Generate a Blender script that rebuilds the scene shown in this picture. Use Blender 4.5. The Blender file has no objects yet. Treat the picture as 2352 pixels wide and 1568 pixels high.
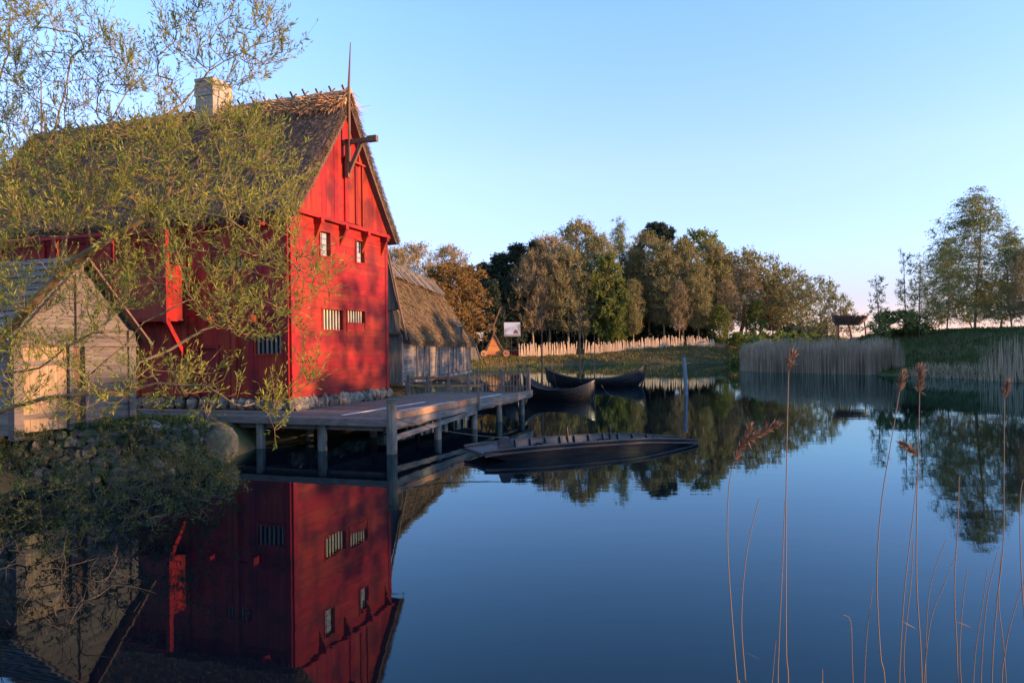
import bpy, math, random
import numpy as np
from mathutils import Vector, Matrix

# ------------------------------------------------------------------ camera
EYE = 3.0
F = 1650.0
ROLL = 0.012
scene = bpy.context.scene
cam_data = bpy.data.cameras.new('camera')
cam = bpy.data.objects.new('camera', cam_data)
scene.collection.objects.link(cam)
cam.matrix_world = Matrix.Translation((0, 0, EYE)) @ Matrix.Rotation(math.radians(90), 4, 'X') @ Matrix.Rotation(-ROLL, 4, 'Z')
cam_data.sensor_width = 36
cam_data.lens = F / 2352 * 36
cam_data.shift_y = 19 / 2352
cam_data.clip_start = 0.1
cam_data.clip_end = 9000
scene.camera = cam

# ------------------------------------------------------------------ sky and sun
SUN_ELEV = math.radians(6.0)
SUN_AZ = math.radians(-17.5)           # measured from +X, negative towards the viewer
world = bpy.data.worlds.new('World')
scene.world = world
world.use_nodes = True
nt = world.node_tree
sky = nt.nodes.new('ShaderNodeTexSky')
sky.sky_type = 'NISHITA'
sky.sun_disc = False
sky.sun_elevation = SUN_ELEV
sky.sun_rotation = math.pi / 2 - SUN_AZ
sky.altitude = 0
sky.air_density = 1.0
sky.dust_density = 0.0
sky.ozone_density = 3.0
bg = nt.nodes['Background']
bg.inputs[1].default_value = 0.15
# slight evening tint : bluer aloft, rosy towards the horizon
wtc = nt.nodes.new('ShaderNodeTexCoord'); wsx = nt.nodes.new('ShaderNodeSeparateXYZ'); wcr = nt.nodes.new('ShaderNodeValToRGB')
wmx = nt.nodes.new('ShaderNodeMix'); wmx.data_type = 'RGBA'; wmx.blend_type = 'MULTIPLY'; wmx.inputs[0].default_value = 1
nt.links.new(wtc.outputs['Generated'], wsx.inputs[0]); nt.links.new(wsx.outputs['Z'], wcr.inputs[0])
ramp = wcr.color_ramp
ramp.elements[0].position = 0.0; ramp.elements[0].color = (.66, .46, .80, 1)
ramp.elements[1].position = 1.0; ramp.elements[1].color = (1.05, .92, .82, 1)
for pos, c in ((.06, (.66, .48, .73)), (.13, (.95, .73, .92)), (.24, (1.26, .89, 1.06)), (.42, (1.22, 1.04, 1.14)), (.52, (1.12, .97, .90))):
    e = ramp.elements.new(pos); e.color = (*c, 1)
nt.links.new(sky.outputs[0], wmx.inputs[6]); nt.links.new(wcr.outputs[0], wmx.inputs[7]); nt.links.new(wmx.outputs[2], bg.inputs[0])
sun_data = bpy.data.lights.new('sun', 'SUN')
sun_data.energy = 2.15
sun_data.color = (1.0, 0.60, 0.31)
sun_data.angle = math.radians(0.5)
sun = bpy.data.objects.new('sun', sun_data)
scene.collection.objects.link(sun)
sdir = Vector((math.cos(SUN_ELEV) * math.cos(SUN_AZ), math.cos(SUN_ELEV) * math.sin(SUN_AZ), math.sin(SUN_ELEV)))
sun.rotation_euler = sdir.to_track_quat('Z', 'Y').to_euler()
scene.view_settings.view_transform = 'Standard'
scene.view_settings.look = 'None'
scene.view_settings.exposure = 2.2
scene.view_settings.gamma = 1.0
scene.view_settings.use_curve_mapping = False
scene.cycles.max_bounces = 6
scene.cycles.diffuse_bounces = 2
scene.cycles.glossy_bounces = 3
scene.cycles.transparent_max_bounces = 6

# ------------------------------------------------------------------ helpers
def ray(x, y):
    a, b = (x - 1176) / F, (803 - y) / F
    return a + ROLL * b, b - ROLL * a
def P(x, y, Z):
    u, v = ray(x, y)
    return Vector((u * Z, Z, EYE + v * Z))
def G(x, y, z=0.0):
    u, v = ray(x, y)
    Z = (z - EYE) / v
    return Vector((u * Z, Z, z))

def link(o, parent=None):
    scene.collection.objects.link(o)
    if parent is not None:
        o.parent = parent
    return o
def tag(o, label=None, cat=None, group=None, kind=None):
    if label: o['label'] = label
    if cat: o['category'] = cat
    if group: o['group'] = group
    if kind: o['kind'] = kind
    return o
def thing(name, label, cat, loc=(0, 0, 0), rz=0, group=None):
    o = bpy.data.objects.new(name, None)
    o.empty_display_size = 0.2
    link(o)
    o.location = loc
    o.rotation_euler = (0, 0, rz)
    return tag(o, label, cat, group)

def copy_tree(o, parent=None):
    c = o.copy()
    scene.collection.objects.link(c)
    if parent is not None:
        c.parent = parent
    for ch in [k for k in bpy.data.objects if k.parent == o]:
        copy_tree(ch, c)
    return c

class MB:
    def __init__(s):
        s.v = []; s.f = []
    def add(s, vs, fs):
        n = len(s.v)
        s.v.extend([tuple(v) for v in vs])
        s.f.extend([tuple(i + n for i in f) for f in fs])
    def box(s, x0, x1, y0, y1, z0, z1):
        s.add([(x0,y0,z0),(x1,y0,z0),(x1,y1,z0),(x0,y1,z0),(x0,y0,z1),(x1,y0,z1),(x1,y1,z1),(x0,y1,z1)],
              [(0,3,2,1),(4,5,6,7),(0,1,5,4),(1,2,6,5),(2,3,7,6),(3,0,4,7)])
    def prism(s, poly, d):
        """polygon (list of 3-vectors) swept by vector d"""
        d = Vector(d); n = len(poly)
        a = [Vector(p) for p in poly]
        nrm = Vector((0,0,0))
        for i in range(n):
            nrm += a[i].cross(a[(i+1) % n])
        if nrm.dot(d) > 0:
            a.reverse()
        vs = a + [p + d for p in a]
        fs = [tuple(range(n)), tuple(range(2*n-1, n-1, -1))]
        for i in range(n):
            j = (i+1) % n
            fs.append((i, i+n, j+n, j))
        s.add(vs, fs)
    def beam(s, p0, p1, w, h, up=(0,0,1)):
        p0 = Vector(p0); p1 = Vector(p1); d = (p1-p0).normalized(); up = Vector(up)
        if abs(d.dot(up)) > .97: up = Vector((1,0,0))
        r = d.cross(up).normalized(); u = r.cross(d)
        a = [p0 - r*w/2 - u*h/2, p0 + r*w/2 - u*h/2, p0 + r*w/2 + u*h/2, p0 - r*w/2 + u*h/2]
        s.prism(a, p1-p0)
    def tube(s, pts, rs, n=8, cap=True):
        pts = [Vector(p) for p in pts]
        if not hasattr(rs, '__len__'): rs = [rs]*len(pts)
        rings = []; base = len(s.v); prev = None
        for i, p in enumerate(pts):
            d = (pts[min(i+1, len(pts)-1)] - pts[max(i-1, 0)]).normalized()
            if prev is None:
                a = Vector((0,0,1)) if abs(d.z) < .9 else Vector((1,0,0))
                r = d.cross(a).normalized()
            else:
                r = (prev - d*prev.dot(d)).normalized()
            prev = r
            u = d.cross(r)
            for k in range(n):
                t = 2*math.pi*k/n
                s.v.append(tuple(p + (r*math.cos(t) + u*math.sin(t))*rs[i]))
        for i in range(len(pts)-1):
            for k in range(n):
                k2 = (k+1) % n
                s.f.append((base+i*n+k, base+i*n+k2, base+(i+1)*n+k2, base+(i+1)*n+k))
        if cap:
            s.f.append(tuple(base+k for k in range(n-1, -1, -1)))
            s.f.append(tuple(base+(len(pts)-1)*n+k for k in range(n)))
    def lump(s, c, rx, ry, rz, rng, n=8, m=6, rough=.16):
        """irregular boulder"""
        base = len(s.v); ph = [rng.uniform(0, 6.28) for _ in range(6)]
        for i in range(m+1):
            t = math.pi*i/m
            for k in range(n):
                a = 2*math.pi*k/n
                d = 1 + rough*(math.sin(2*a+ph[0]+t)+.7*math.sin(3*a+ph[1])*math.sin(t*2+ph[2])+.5*math.cos(4*t+ph[3]+a))
                s.v.append((c[0]+rx*d*math.sin(t)*math.cos(a), c[1]+ry*d*math.sin(t)*math.sin(a), c[2]+rz*d*math.cos(t)))
        for i in range(m):
            for k in range(n):
                k2 = (k+1) % n
                s.f.append((base+i*n+k, base+(i+1)*n+k, base+(i+1)*n+k2, base+i*n+k2))
    def build(s, name, m, parent=None, smooth=False):
        me = bpy.data.meshes.new(name)
        me.from_pydata(s.v, [], s.f)
        me.materials.append(m)
        if smooth:
            me.polygons.foreach_set('use_smooth', [True]*len(me.polygons))
        me.update()
        o = bpy.data.objects.new(name, me)
        return link(o, parent)

def mesh_np(name, V, Fq, m, parent=None):
    """V (n,3), Fq (k,4) or (k,3) arrays -> mesh object"""
    me = bpy.data.meshes.new(name)
    V = np.asarray(V, dtype=np.float32); Fq = np.asarray(Fq, dtype=np.int32)
    k = Fq.shape[1]
    me.vertices.add(len(V)); me.vertices.foreach_set('co', V.ravel())
    me.loops.add(Fq.size); me.loops.foreach_set('vertex_index', Fq.ravel())
    me.polygons.add(len(Fq))
    me.polygons.foreach_set('loop_start', np.arange(0, Fq.size, k, dtype=np.int32))
    me.polygons.foreach_set('loop_total', np.full(len(Fq), k, dtype=np.int32))
    me.materials.append(m)
    me.update(calc_edges=True); me.validate()
    o = bpy.data.objects.new(name, me)
    return link(o, parent)

# ------------------------------------------------------------------ materials
def mat(name, c1, c2=None, scale=(4,4,4), rough=.8, bump=.2, detail=6, island=0.0, c3=None, scale3=1.0, spec=.3,
        transl=0.0, bscale=None, metal=0.0, dist=.02, noise_rough=.6):
    m = bpy.data.materials.new(name); m.use_nodes = True
    n = m.node_tree.nodes; l = m.node_tree.links
    b = n['Principled BSDF']
    b.inputs['Roughness'].default_value = rough
    b.inputs['Specular IOR Level'].default_value = spec
    b.inputs['Metallic'].default_value = metal
    tc = n.new('ShaderNodeTexCoord'); mp = n.new('ShaderNodeMapping')
    l.new(tc.outputs['Object'], mp.inputs['Vector']); mp.inputs['Scale'].default_value = scale
    no = n.new('ShaderNodeTexNoise'); no.inputs['Scale'].default_value = 1; no.inputs['Detail'].default_value = detail
    no.inputs['Roughness'].default_value = noise_rough
    l.new(mp.outputs[0], no.inputs['Vector'])
    cr = n.new('ShaderNodeValToRGB')
    cr.color_ramp.elements[0].position = .32; cr.color_ramp.elements[1].position = .68
    cr.color_ramp.elements[0].color = (*c1, 1); cr.color_ramp.elements[1].color = (*(c2 or c1), 1)
    l.new(no.outputs['Fac'], cr.inputs[0])
    col = cr.outputs[0]
    if c3 is not None:
        n3 = n.new('ShaderNodeTexNoise'); n3.inputs['Scale'].default_value = scale3; n3.inputs['Detail'].default_value = 4
        l.new(tc.outputs['Object'], n3.inputs['Vector'])
        r3 = n.new('ShaderNodeValToRGB'); r3.color_ramp.elements[0].position = .48; r3.color_ramp.elements[1].position = .66
        l.new(n3.outputs['Fac'], r3.inputs[0])
        mx = n.new('ShaderNodeMix'); mx.data_type = 'RGBA'
        l.new(r3.outputs[0], mx.inputs[0]); l.new(col, mx.inputs[6]); mx.inputs[7].default_value = (*c3, 1)
        col = mx.outputs[2]
    if island:
        ge = n.new('ShaderNodeNewGeometry'); mr = n.new('ShaderNodeMapRange')
        mr.inputs[3].default_value = 1-island; mr.inputs[4].default_value = 1+island
        l.new(ge.outputs['Random Per Island'], mr.inputs[0])
        h = n.new('ShaderNodeHueSaturation'); l.new(mr.outputs[0], h.inputs['Value']); l.new(col, h.inputs['Color'])
        mr2 = n.new('ShaderNodeMapRange'); mr2.inputs[3].default_value = .5-.05*min(1, island*1.5); mr2.inputs[4].default_value = .5+.04*min(1, island*1.5)
        mu = n.new('ShaderNodeMath'); mu.operation = 'MULTIPLY'; mu.inputs[1].default_value = 7.31
        fr = n.new('ShaderNodeMath'); fr.operation = 'FRACT'
        l.new(ge.outputs['Random Per Island'], mu.inputs[0]); l.new(mu.outputs[0], fr.inputs[0]); l.new(fr.outputs[0], mr2.inputs[0])
        l.new(mr2.outputs[0], h.inputs['Hue'])
        col = h.outputs[0]
    l.new(col, b.inputs['Base Color'])
    if bump:
        bu = n.new('ShaderNodeBump'); bu.inputs['Strength'].default_value = bump; bu.inputs['Distance'].default_value = dist
        src = no
        if bscale:
            mp2 = n.new('ShaderNodeMapping'); l.new(tc.outputs['Object'], mp2.inputs['Vector']); mp2.inputs['Scale'].default_value = bscale
            src = n.new('ShaderNodeTexNoise'); src.inputs['Scale'].default_value = 1; src.inputs['Detail'].default_value = 5
            l.new(mp2.outputs[0], src.inputs['Vector'])
        l.new(src.outputs['Fac'], bu.inputs['Height']); l.new(bu.outputs[0], b.inputs['Normal'])
    if transl:
        tr = n.new('ShaderNodeBsdfTranslucent'); ms = n.new('ShaderNodeMixShader'); ms.inputs[0].default_value = transl
        l.new(col, tr.inputs[0]); l.new(b.outputs[0], ms.inputs[1]); l.new(tr.outputs[0], ms.inputs[2])
        l.new(ms.outputs[0], n['Material Output'].inputs['Surface'])
    return m

M = {}
M['red'] = mat('red_paint', (.23,.012,.005), (.37,.024,.010), scale=(9,9,.7), rough=.68, bump=.45, c3=(.13,.009,.006), scale3=1.1, island=.13)
M['red_h'] = mat('red_paint_horizontal', (.24,.012,.005), (.38,.025,.010), scale=(1.1,1.1,7), rough=.68, bump=.45, c3=(.14,.009,.006), scale3=1.0, island=.08)
M['dark_red'] = mat('dark_red_paint', (.16,.01,.01), (.26,.014,.012), scale=(6,6,1), rough=.7)
M['grey_wood'] = mat('weathered_wood', (.12,.095,.078), (.27,.22,.18), scale=(14,14,1.2), rough=.8, bump=.4, island=.22)
M['grey_wood_h'] = mat('weathered_wood_horizontal', (.10,.08,.066), (.27,.22,.18), scale=(1.2,1.2,10), rough=.8, bump=.4, island=.22)
M['pale_wood'] = mat('pale_wood', (.48,.34,.20), (.66,.49,.31), scale=(14,14,1.2), rough=.8, bump=.3, island=.25)
M['shed_wood'] = mat('shed_boards', (.075,.06,.05), (.19,.145,.12), scale=(1.2,1.2,12), rough=.8, bump=.4, island=.15)
M['brown_wood'] = mat('brown_wood', (.10,.055,.035), (.20,.12,.075), scale=(10,10,1.2), rough=.75, bump=.3, island=.2)
M['orange_wood'] = mat('orange_timber', (.42,.20,.09), (.62,.34,.16), scale=(1.5,1.5,9), rough=.75, bump=.3, c3=(.30,.15,.08), scale3=.6, island=.2)
M['deck'] = mat('deck_planks', (.11,.09,.078), (.21,.175,.15), scale=(3,3,10), rough=.75, bump=.3, island=.25)
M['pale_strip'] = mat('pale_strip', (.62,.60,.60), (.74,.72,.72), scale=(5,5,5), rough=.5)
M['black_tar'] = mat('black_tar', (.006,.006,.008), (.016,.016,.02), scale=(3,3,12), rough=.35, bump=.25, spec=.5)
M['tar_grey'] = mat('tarred_inside', (.035,.035,.04), (.06,.06,.07), scale=(3,3,8), rough=.6, bump=.25)
M['piling'] = mat('piling_wood', (.10,.09,.075), (.24,.22,.19), scale=(9,9,1), rough=.8, bump=.5, c3=(.05,.06,.035), scale3=1.5)
M['blue_post'] = mat('painted_post', (.10,.14,.18), (.22,.27,.31), scale=(8,8,1), rough=.7, bump=.4)
M['thatch'] = mat('thatch', (.075,.048,.036), (.21,.14,.10), scale=(22,22,9), rough=.95, bump=.9, c3=(.13,.085,.05), scale3=.7, dist=.06)
M['straw'] = mat('straw', (.22,.15,.09), (.34,.24,.14), scale=(9,9,9), rough=.9, bump=0, island=.45)
M['straw_dark'] = mat('straw_weathered', (.10,.065,.048), (.22,.15,.10), scale=(9,9,9), rough=.95, bump=0, island=.5)
M['mossy'] = mat('mossy_thatch', (.07,.05,.035), (.25,.17,.10), scale=(.5,2.6,.5), rough=.95, bump=.9, c3=(.07,.085,.025), scale3=.9, dist=.06)
M['mossy_straw'] = mat('mossy_straw', (.09,.065,.04), (.28,.185,.10), scale=(.5,2.6,.5), rough=.95, bump=0, island=.5)
M['ridge_straw'] = mat('ridge_straw', (.44,.22,.10), (.64,.36,.18), scale=(6,6,6), rough=.9, bump=0, island=.35)
M['stone'] = mat('field_stone', (.06,.05,.042), (.30,.24,.19), scale=(5,5,5), rough=.85, bump=.5, island=.35)
M['moss_stone'] = mat('mossy_stone', (.035,.034,.026), (.12,.112,.09), scale=(9,9,9), rough=.9, bump=.8, c3=(.06,.075,.025), scale3=3, island=.35)
M['chimney'] = mat('limewashed_brick', (.26,.21,.16), (.50,.39,.28), scale=(7,7,10), rough=.9, bump=.8, dist=.05)
M['glass'] = mat('window_glass', (.30,.34,.37), (.38,.42,.45), scale=(3,3,3), rough=.12, bump=.05, spec=.8)
M['dark'] = mat('dark_interior', (.008,.006,.006), (.012,.01,.01), rough=.9, bump=0)
M['lead'] = mat('lead_bars', (.08,.08,.08), (.12,.12,.12), rough=.5, bump=0)
M['rope'] = mat('rope', (.10,.09,.08), (.17,.15,.13), rough=.9, bump=0)
M['white_board'] = mat('printed_board', (.52,.54,.62), (.70,.71,.78), scale=(.9,.9,.9), rough=.6, bump=0, c3=(.25,.22,.25), scale3=.45)
M['white_sign'] = mat('white_panel', (.62,.64,.75), (.75,.76,.85), scale=(.5,.5,.5), rough=.6, bump=0)
M['soil'] = mat('ground', (.06,.05,.022), (.14,.10,.05), scale=(.8,.8,.8), rough=.95, bump=.6, c3=(.055,.075,.02), scale3=.15, dist=.1)
M['grass'] = mat('grass_blades', (.10,.10,.02), (.24,.16,.05), scale=(.25,.25,.25), rough=.9, bump=0, island=.35, transl=.25)
M['mound_grass'] = mat('mound_grass', (.04,.075,.018), (.075,.11,.03), scale=(.2,.2,.2), rough=.9, bump=0, island=.35, transl=.2)
M['reed'] = mat('dry_reed', (.30,.225,.15), (.46,.35,.24), scale=(.4,.4,.4), rough=.9, bump=0, island=.3, transl=.15)
M['reed_stem'] = mat('reed_stem', (.16,.10,.065), (.25,.16,.11), scale=(3,3,1), rough=.7, bump=0)
M['plume'] = mat('reed_plume', (.17,.095,.06), (.30,.18,.115), scale=(9,9,9), rough=.95, bump=0, island=.4, transl=.3)
M['bark'] = mat('bark', (.13,.085,.04), (.30,.19,.09), scale=(12,12,2), rough=.9, bump=.6, c3=(.14,.12,.05), scale3=2)
M['bark_far'] = mat('tree_bark', (.25,.185,.11), (.40,.29,.175), scale=(2,2,.5), rough=.9, bump=0)
M['bark_birch'] = mat('birch_bark', (.25,.21,.17), (.5,.45,.38), scale=(2,2,6), rough=.9, bump=0)
M['bark_dark'] = mat('dark_bark', (.05,.04,.032), (.09,.07,.05), scale=(2,2,.5), rough=.9, bump=0)
def leafmat(name, a, b, isl=.4, tr=.35, sc=.6):
    return mat(name, a, b, scale=(sc,sc,sc), rough=.6, bump=0, island=isl, transl=tr, spec=.2)
M['willow'] = leafmat('willow_leaves', (.15,.205,.032), (.42,.38,.065), sc=1.2, tr=.5)
M['bushleaf'] = leafmat('bush_leaves', (.035,.06,.016), (.09,.105,.028), sc=1.5)
M['lf_brown'] = leafmat('bud_leaves_brown', (.23,.165,.05), (.33,.245,.075), sc=.12, tr=.25)
M['lf_olive'] = leafmat('bud_leaves_olive', (.17,.18,.045), (.28,.26,.07), sc=.12, tr=.25)
M['lf_green'] = leafmat('fresh_leaves', (.13,.175,.035), (.22,.235,.05), sc=.15, tr=.35)
M['lf_rust'] = leafmat('rust_leaves', (.20,.115,.03), (.29,.17,.045), sc=.15, tr=.3)
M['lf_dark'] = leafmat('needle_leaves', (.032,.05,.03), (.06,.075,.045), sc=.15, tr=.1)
M['lf_birch'] = leafmat('birch_leaves', (.15,.20,.05), (.28,.31,.09), sc=.2, tr=.35)

def water_material():
    m = bpy.data.materials.new('water'); m.use_nodes = True
    n = m.node_tree.nodes; l = m.node_tree.links; b = n['Principled BSDF']
    b.inputs['Base Color'].default_value = (.003,.005,.010,1)
    b.inputs['Roughness'].default_value = 1
    b.inputs['Specular IOR Level'].default_value = 0
    gl = n.new('ShaderNodeBsdfGlossy'); gl.inputs['Roughness'].default_value = .02; gl.inputs['Color'].default_value = (.62,.90,.98,1)
    fr = n.new('ShaderNodeFresnel'); fr.inputs['IOR'].default_value = 1.33
    ms = n.new('ShaderNodeMixShader'); l.new(fr.outputs[0], ms.inputs[0]); l.new(b.outputs[0], ms.inputs[1]); l.new(gl.outputs[0], ms.inputs[2])
    l.new(ms.outputs[0], n['Material Output'].inputs['Surface'])
    tc = n.new('ShaderNodeTexCoord')
    mp = n.new('ShaderNodeMapping'); mp.inputs['Scale'].default_value = (.5,1.3,1)
    l.new(tc.outputs['Object'], mp.inputs[0])
    no = n.new('ShaderNodeTexNoise'); no.inputs['Scale'].default_value = 1.1; no.inputs['Detail'].default_value = 3
    l.new(mp.outputs[0], no.inputs['Vector'])
    bu = n.new('ShaderNodeBump'); bu.inputs['Strength'].default_value = .10; bu.inputs['Distance'].default_value = .02
    l.new(no.outputs['Fac'], bu.inputs['Height']); l.new(bu.outputs[0], gl.inputs['Normal']); l.new(bu.outputs[0], fr.inputs['Normal'])
    return m
M['water'] = water_material()
# ------------------------------------------------------------------ ground and water
POND = np.array([(-12,17.2),(-9.6,17.2),(-8.2,19.5),(-8.3,23.4),(-7.3,24.2),(-5.0,30.8),(-5.4,36.4),(-2.9,57),(-3.6,64),(-5,90),(-7,121),
    (5,134),(20,138),(40,139),(56,150),(90,160),(88,150),(60,138),(44,116),(33,98),(29.5,91),(31,84),(35,77),(38,71),(39.5,62),(39.5,55),(41,40),(45,20),
    (48,2),(-5,2.5),(-8,5),(-10,9),(-10.8,13)], dtype=float)
def pond_sd(x, y):
    """signed distance to the pond outline, negative inside"""
    p = np.stack([x, y], -1); n = len(POND)
    d = np.full(x.shape, 1e18); inside = np.zeros(x.shape, bool)
    for i in range(n):
        a = POND[i]; b = POND[(i+1) % n]; e = b-a
        w = p-a; t = np.clip((w@e)/(e@e), 0, 1)
        q = w - t[..., None]*e
        d = np.minimum(d, (q**2).sum(-1))
        c = ((a[1] > y) != (b[1] > y)) & (x < (b[0]-a[0])*(y-a[1])/(b[1]-a[1]+1e-12)+a[0])
        inside ^= c
    d = np.sqrt(d)
    return np.where(inside, -d, d)
def sstep(t):
    t = np.clip(t, 0, 1); return t*t*(3-2*t)
def ground_z(x, y):
    x = np.asarray(x, float); y = np.asarray(y, float)
    d = pond_sd(x, y)
    wob = .12*np.sin(x*1.3+y*.7)+.1*np.sin(x*.45-y*.9+1)
    # region weights
    mound = sstep((x-26)/6)*sstep((118-y)/14)
    house = sstep((2-x)/4)*sstep((70-y)/8)
    far = 1-np.maximum(mound, house)
    z_far = .85*sstep((d+.4)/2.2)+1.1*sstep(d/12)+1.6*sstep((x+2)/45)*sstep((d-4)/30)+.6*sstep(d/60)+1.3*sstep((x-4)/34)*sstep((d-.8)/5)*(1-sstep((d-25)/20))
    z_house = (.84+.28*sstep((21.2-y)/1.4))*sstep((d+.15)/.9)+.02*np.clip(d, 0, 30)
    z_m = .6*sstep((d+.4)/2)+3.9*sstep((d-3)/14)+3.5*sstep((x-60)/25)*sstep((88-y)/20)+3.2*sstep((x-62)/12)*sstep((y-34)/10)*sstep((86-y)/14)
    z = mound*z_m+(1-mound)*(house*z_house+far*z_far)
    z = z + wob*np.clip(d/6, 0, 1)*.7*(1-house)
    zin = -.02-1.3*sstep(-d/3)
    return np.where(d < 0, zin, z)
def gz(x, y):
    return float(ground_z(np.array([x]), np.array([y]))[0])
gx = np.concatenate([-np.geomspace(3500, 34, 22), np.arange(-30, 100, 1.0), np.geomspace(102, 3500, 24)])
gy = np.concatenate([-np.geomspace(1500, 12, 10), np.arange(-8, 215, 1.0), np.geomspace(220, 5500, 26)])
GX, GY = np.meshgrid(gx, gy)
GZ = ground_z(GX, GY)
nx, ny = len(gx), len(gy)
idx = np.arange(nx*ny).reshape(ny, nx)
quads = np.stack([idx[:-1,:-1], idx[:-1,1:], idx[1:,1:], idx[1:,:-1]], -1).reshape(-1, 4)
g = mesh_np('ground', np.stack([GX, GY, GZ], -1).reshape(-1, 3), quads, M['soil'])
tag(g, kind='structure')
g.data.polygons.foreach_set('use_smooth', [True]*len(g.data.polygons))
w = MB(); w.add([(-25,-3,0),(110,-3,0),(110,172,0),(-25,172,0)], [(0,1,2,3)])
tag(w.build('water', M['water']), kind='structure')

# blades helper: vertical thin quads
def blades(name, pts, h, wdt, m, lean=.25, seed=1, parent=None):
    rng = np.random.default_rng(seed); n = len(pts)
    pts = np.asarray(pts, float); a = rng.uniform(0, math.pi, n)
    hh = h*rng.uniform(.6, 1.15, n)*(1+.09*np.sin(pts[:, 0]*1.9)*np.sin(pts[:, 1]*1.3)); ww = wdt*rng.uniform(.7, 1.3, n)
    d = np.stack([np.cos(a), np.sin(a), np.zeros(n)], -1)*ww[:, None]/2
    tip = pts + np.stack([rng.normal(0, lean, n)*hh, rng.normal(0, lean, n)*hh, hh], -1)
    mid = pts*.5+tip*.5; mid[:, :2] = pts[:, :2]*.65+tip[:, :2]*.35
    V = np.stack([pts-d, pts+d, mid+d*.8, mid-d*.8, tip+d*.25, tip-d*.25], 1).reshape(-1, 3)
    b = np.arange(n)[:, None]*6
    Fq = np.concatenate([b+np.array([[0,1,2,3]]), b+np.array([[3,2,4,5]])], 0)
    return mesh_np(name, V, Fq, m, parent)
R = np.random.default_rng(5)
def scatter(n, x0, x1, y0, y1, cond):
    out = []
    while len(out) < n:
        x = R.uniform(x0, x1, 4000); y = R.uniform(y0, y1, 4000)
        d = pond_sd(x, y); k = cond(x, y, d)
        x, y = x[k], y[k]
        out.extend(np.stack([x, y, ground_z(x, y)-.03], -1).tolist())
    return np.array(out[:n])
tag(blades('bank_grass', scatter(26000, -8, 60, 118, 175, lambda x,y,d: (d > -.1) & (d < 26)), .38, .16, M['grass'], seed=2),
    'short grass and dry tufts on the far bank', 'grass', kind='stuff')
tag(blades('mound_grass', scatter(30000, 30, 75, 40, 105, lambda x,y,d: (d > 0) & (d < 26)), .45, .10, M['mound_grass'], seed=3),
    'dark green grass covering the mound on the right', 'grass', kind='stuff')
reedpts = scatter(15000, 28, 46, 54, 98, lambda x,y,d: (d > -.7) & (d < 2.6) & ((y > 73) | ((y < 61) & (R.uniform(0,1,len(x)) < .06))))
reedpts[:, 2] = np.maximum(reedpts[:, 2], -.3)
tag(blades('reed_bed', reedpts, 2.95, .045, M['reed'], lean=.03, seed=4), 'dense bed of dry grey reeds along the right shore', 'reeds', kind='stuff')
grs = scatter(1500, 36, 44, 52, 70, lambda x,y,d: (d > -.6) & (d < 2))
tag(blades('shore_sedge', grs, .8, .04, M['reed'], lean=.12, seed=9), 'thin dry sedge at the water edge below the green mound', 'sedge', kind='stuff')

# ------------------------------------------------------------------ thatch tools
def thatch_patch(mb, c00, c10, c11, c01, th, nu, nv, rng, rough=.04, sag=0.0):
    """slab under the quad c00-c10 (eave) / c01-c11 (ridge)"""
    c = [Vector(p) for p in (c00, c10, c11, c01)]
    nrm = (c[1]-c[0]).cross(c[3]-c[0]).normalized()
    if nrm.z < 0: nrm = -nrm
    base = len(mb.v); top = []; bot = []
    for j in range(nv+1):
        for i in range(nu+1):
            u, v = i/nu, j/nv
            p = (c[0]*(1-u)+c[1]*u)*(1-v)+(c[3]*(1-u)+c[2]*u)*v
            s = -sag*math.sin(math.pi*v)
            r = rng.uniform(-rough, rough)
            top.append(p+nrm*(s+r)); bot.append(p-nrm*(th-s))
    mb.v.extend([tuple(p) for p in top]+[tuple(p) for p in bot])
    W = nu+1; N = W*(nv+1)
    flip = (c[1]-c[0]).cross(c[3]-c[0]).dot(nrm) < 0
    def q(*f):
        f = tuple(base+k for k in f); mb.f.append(f[::-1] if flip else f)
    for j in range(nv):
        for i in range(nu):
            a = j*W+i
            q(a, a+1, a+W+1, a+W); q(N+a, N+a+W, N+a+W+1, N+a+1)
    for i in range(nu):
        q(i, N+i, N+i+1, i+1); a = nv*W+i; q(a, a+1, N+a+1, N+a)
    for j in range(nv):
        a = j*W; q(a, a+W, N+a+W, N+a); a = j*W+nu; q(a, N+a, N+a+W, a+W)
def straws(pts, dirs, length, width, jit, rng):
    n = len(pts); pts = np.asarray(pts); dirs = np.asarray(dirs, float)
    d = dirs+rng.normal(0, jit, (n, 3)); d /= np.linalg.norm(d, axis=1)[:, None]
    s = np.cross(d, rng.normal(0, 1, (n, 3))); s /= np.linalg.norm(s, axis=1)[:, None]+1e-9
    L = (length*rng.uniform(.5, 1.3, n))[:, None]; w = (width*rng.uniform(.6, 1.3, n))[:, None]
    V = np.stack([pts-s*w/2, pts+s*w/2, pts+d*L+s*w*.2, pts+d*L-s*w*.2], 1).reshape(-1, 3)
    return V, np.arange(n*4).reshape(-1, 4)
def quad_straws(c00, c10, c11, c01, n, rng, length=.22, width=.016, jit=.22, off=.01, vb=1.0):
    c = [np.array(p, float) for p in (c00, c10, c11, c01)]
    u = rng.uniform(0, 1, n)[:, None]; v = rng.uniform(0, 1, n)[:, None]**vb
    p = (c[0]*(1-u)+c[1]*u)*(1-v)+(c[3]*(1-u)+c[2]*u)*v
    nrm = np.cross(c[1]-c[0], c[3]-c[0]); nrm /= np.linalg.norm(nrm)
    if nrm[2] < 0: nrm = -nrm
    dn = (c[0]+c[1]-c[2]-c[3]); dn /= np.linalg.norm(dn)
    return straws(p+nrm*off, np.tile(dn+nrm*.12, (n, 1)), length, width, jit, rng)
def join_np(parts):
    Vs, Fs, o = [], [], 0
    for V, f in parts:
        Vs.append(V); Fs.append(f+o); o += len(V)
    return np.concatenate(Vs), np.concatenate(Fs)

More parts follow.
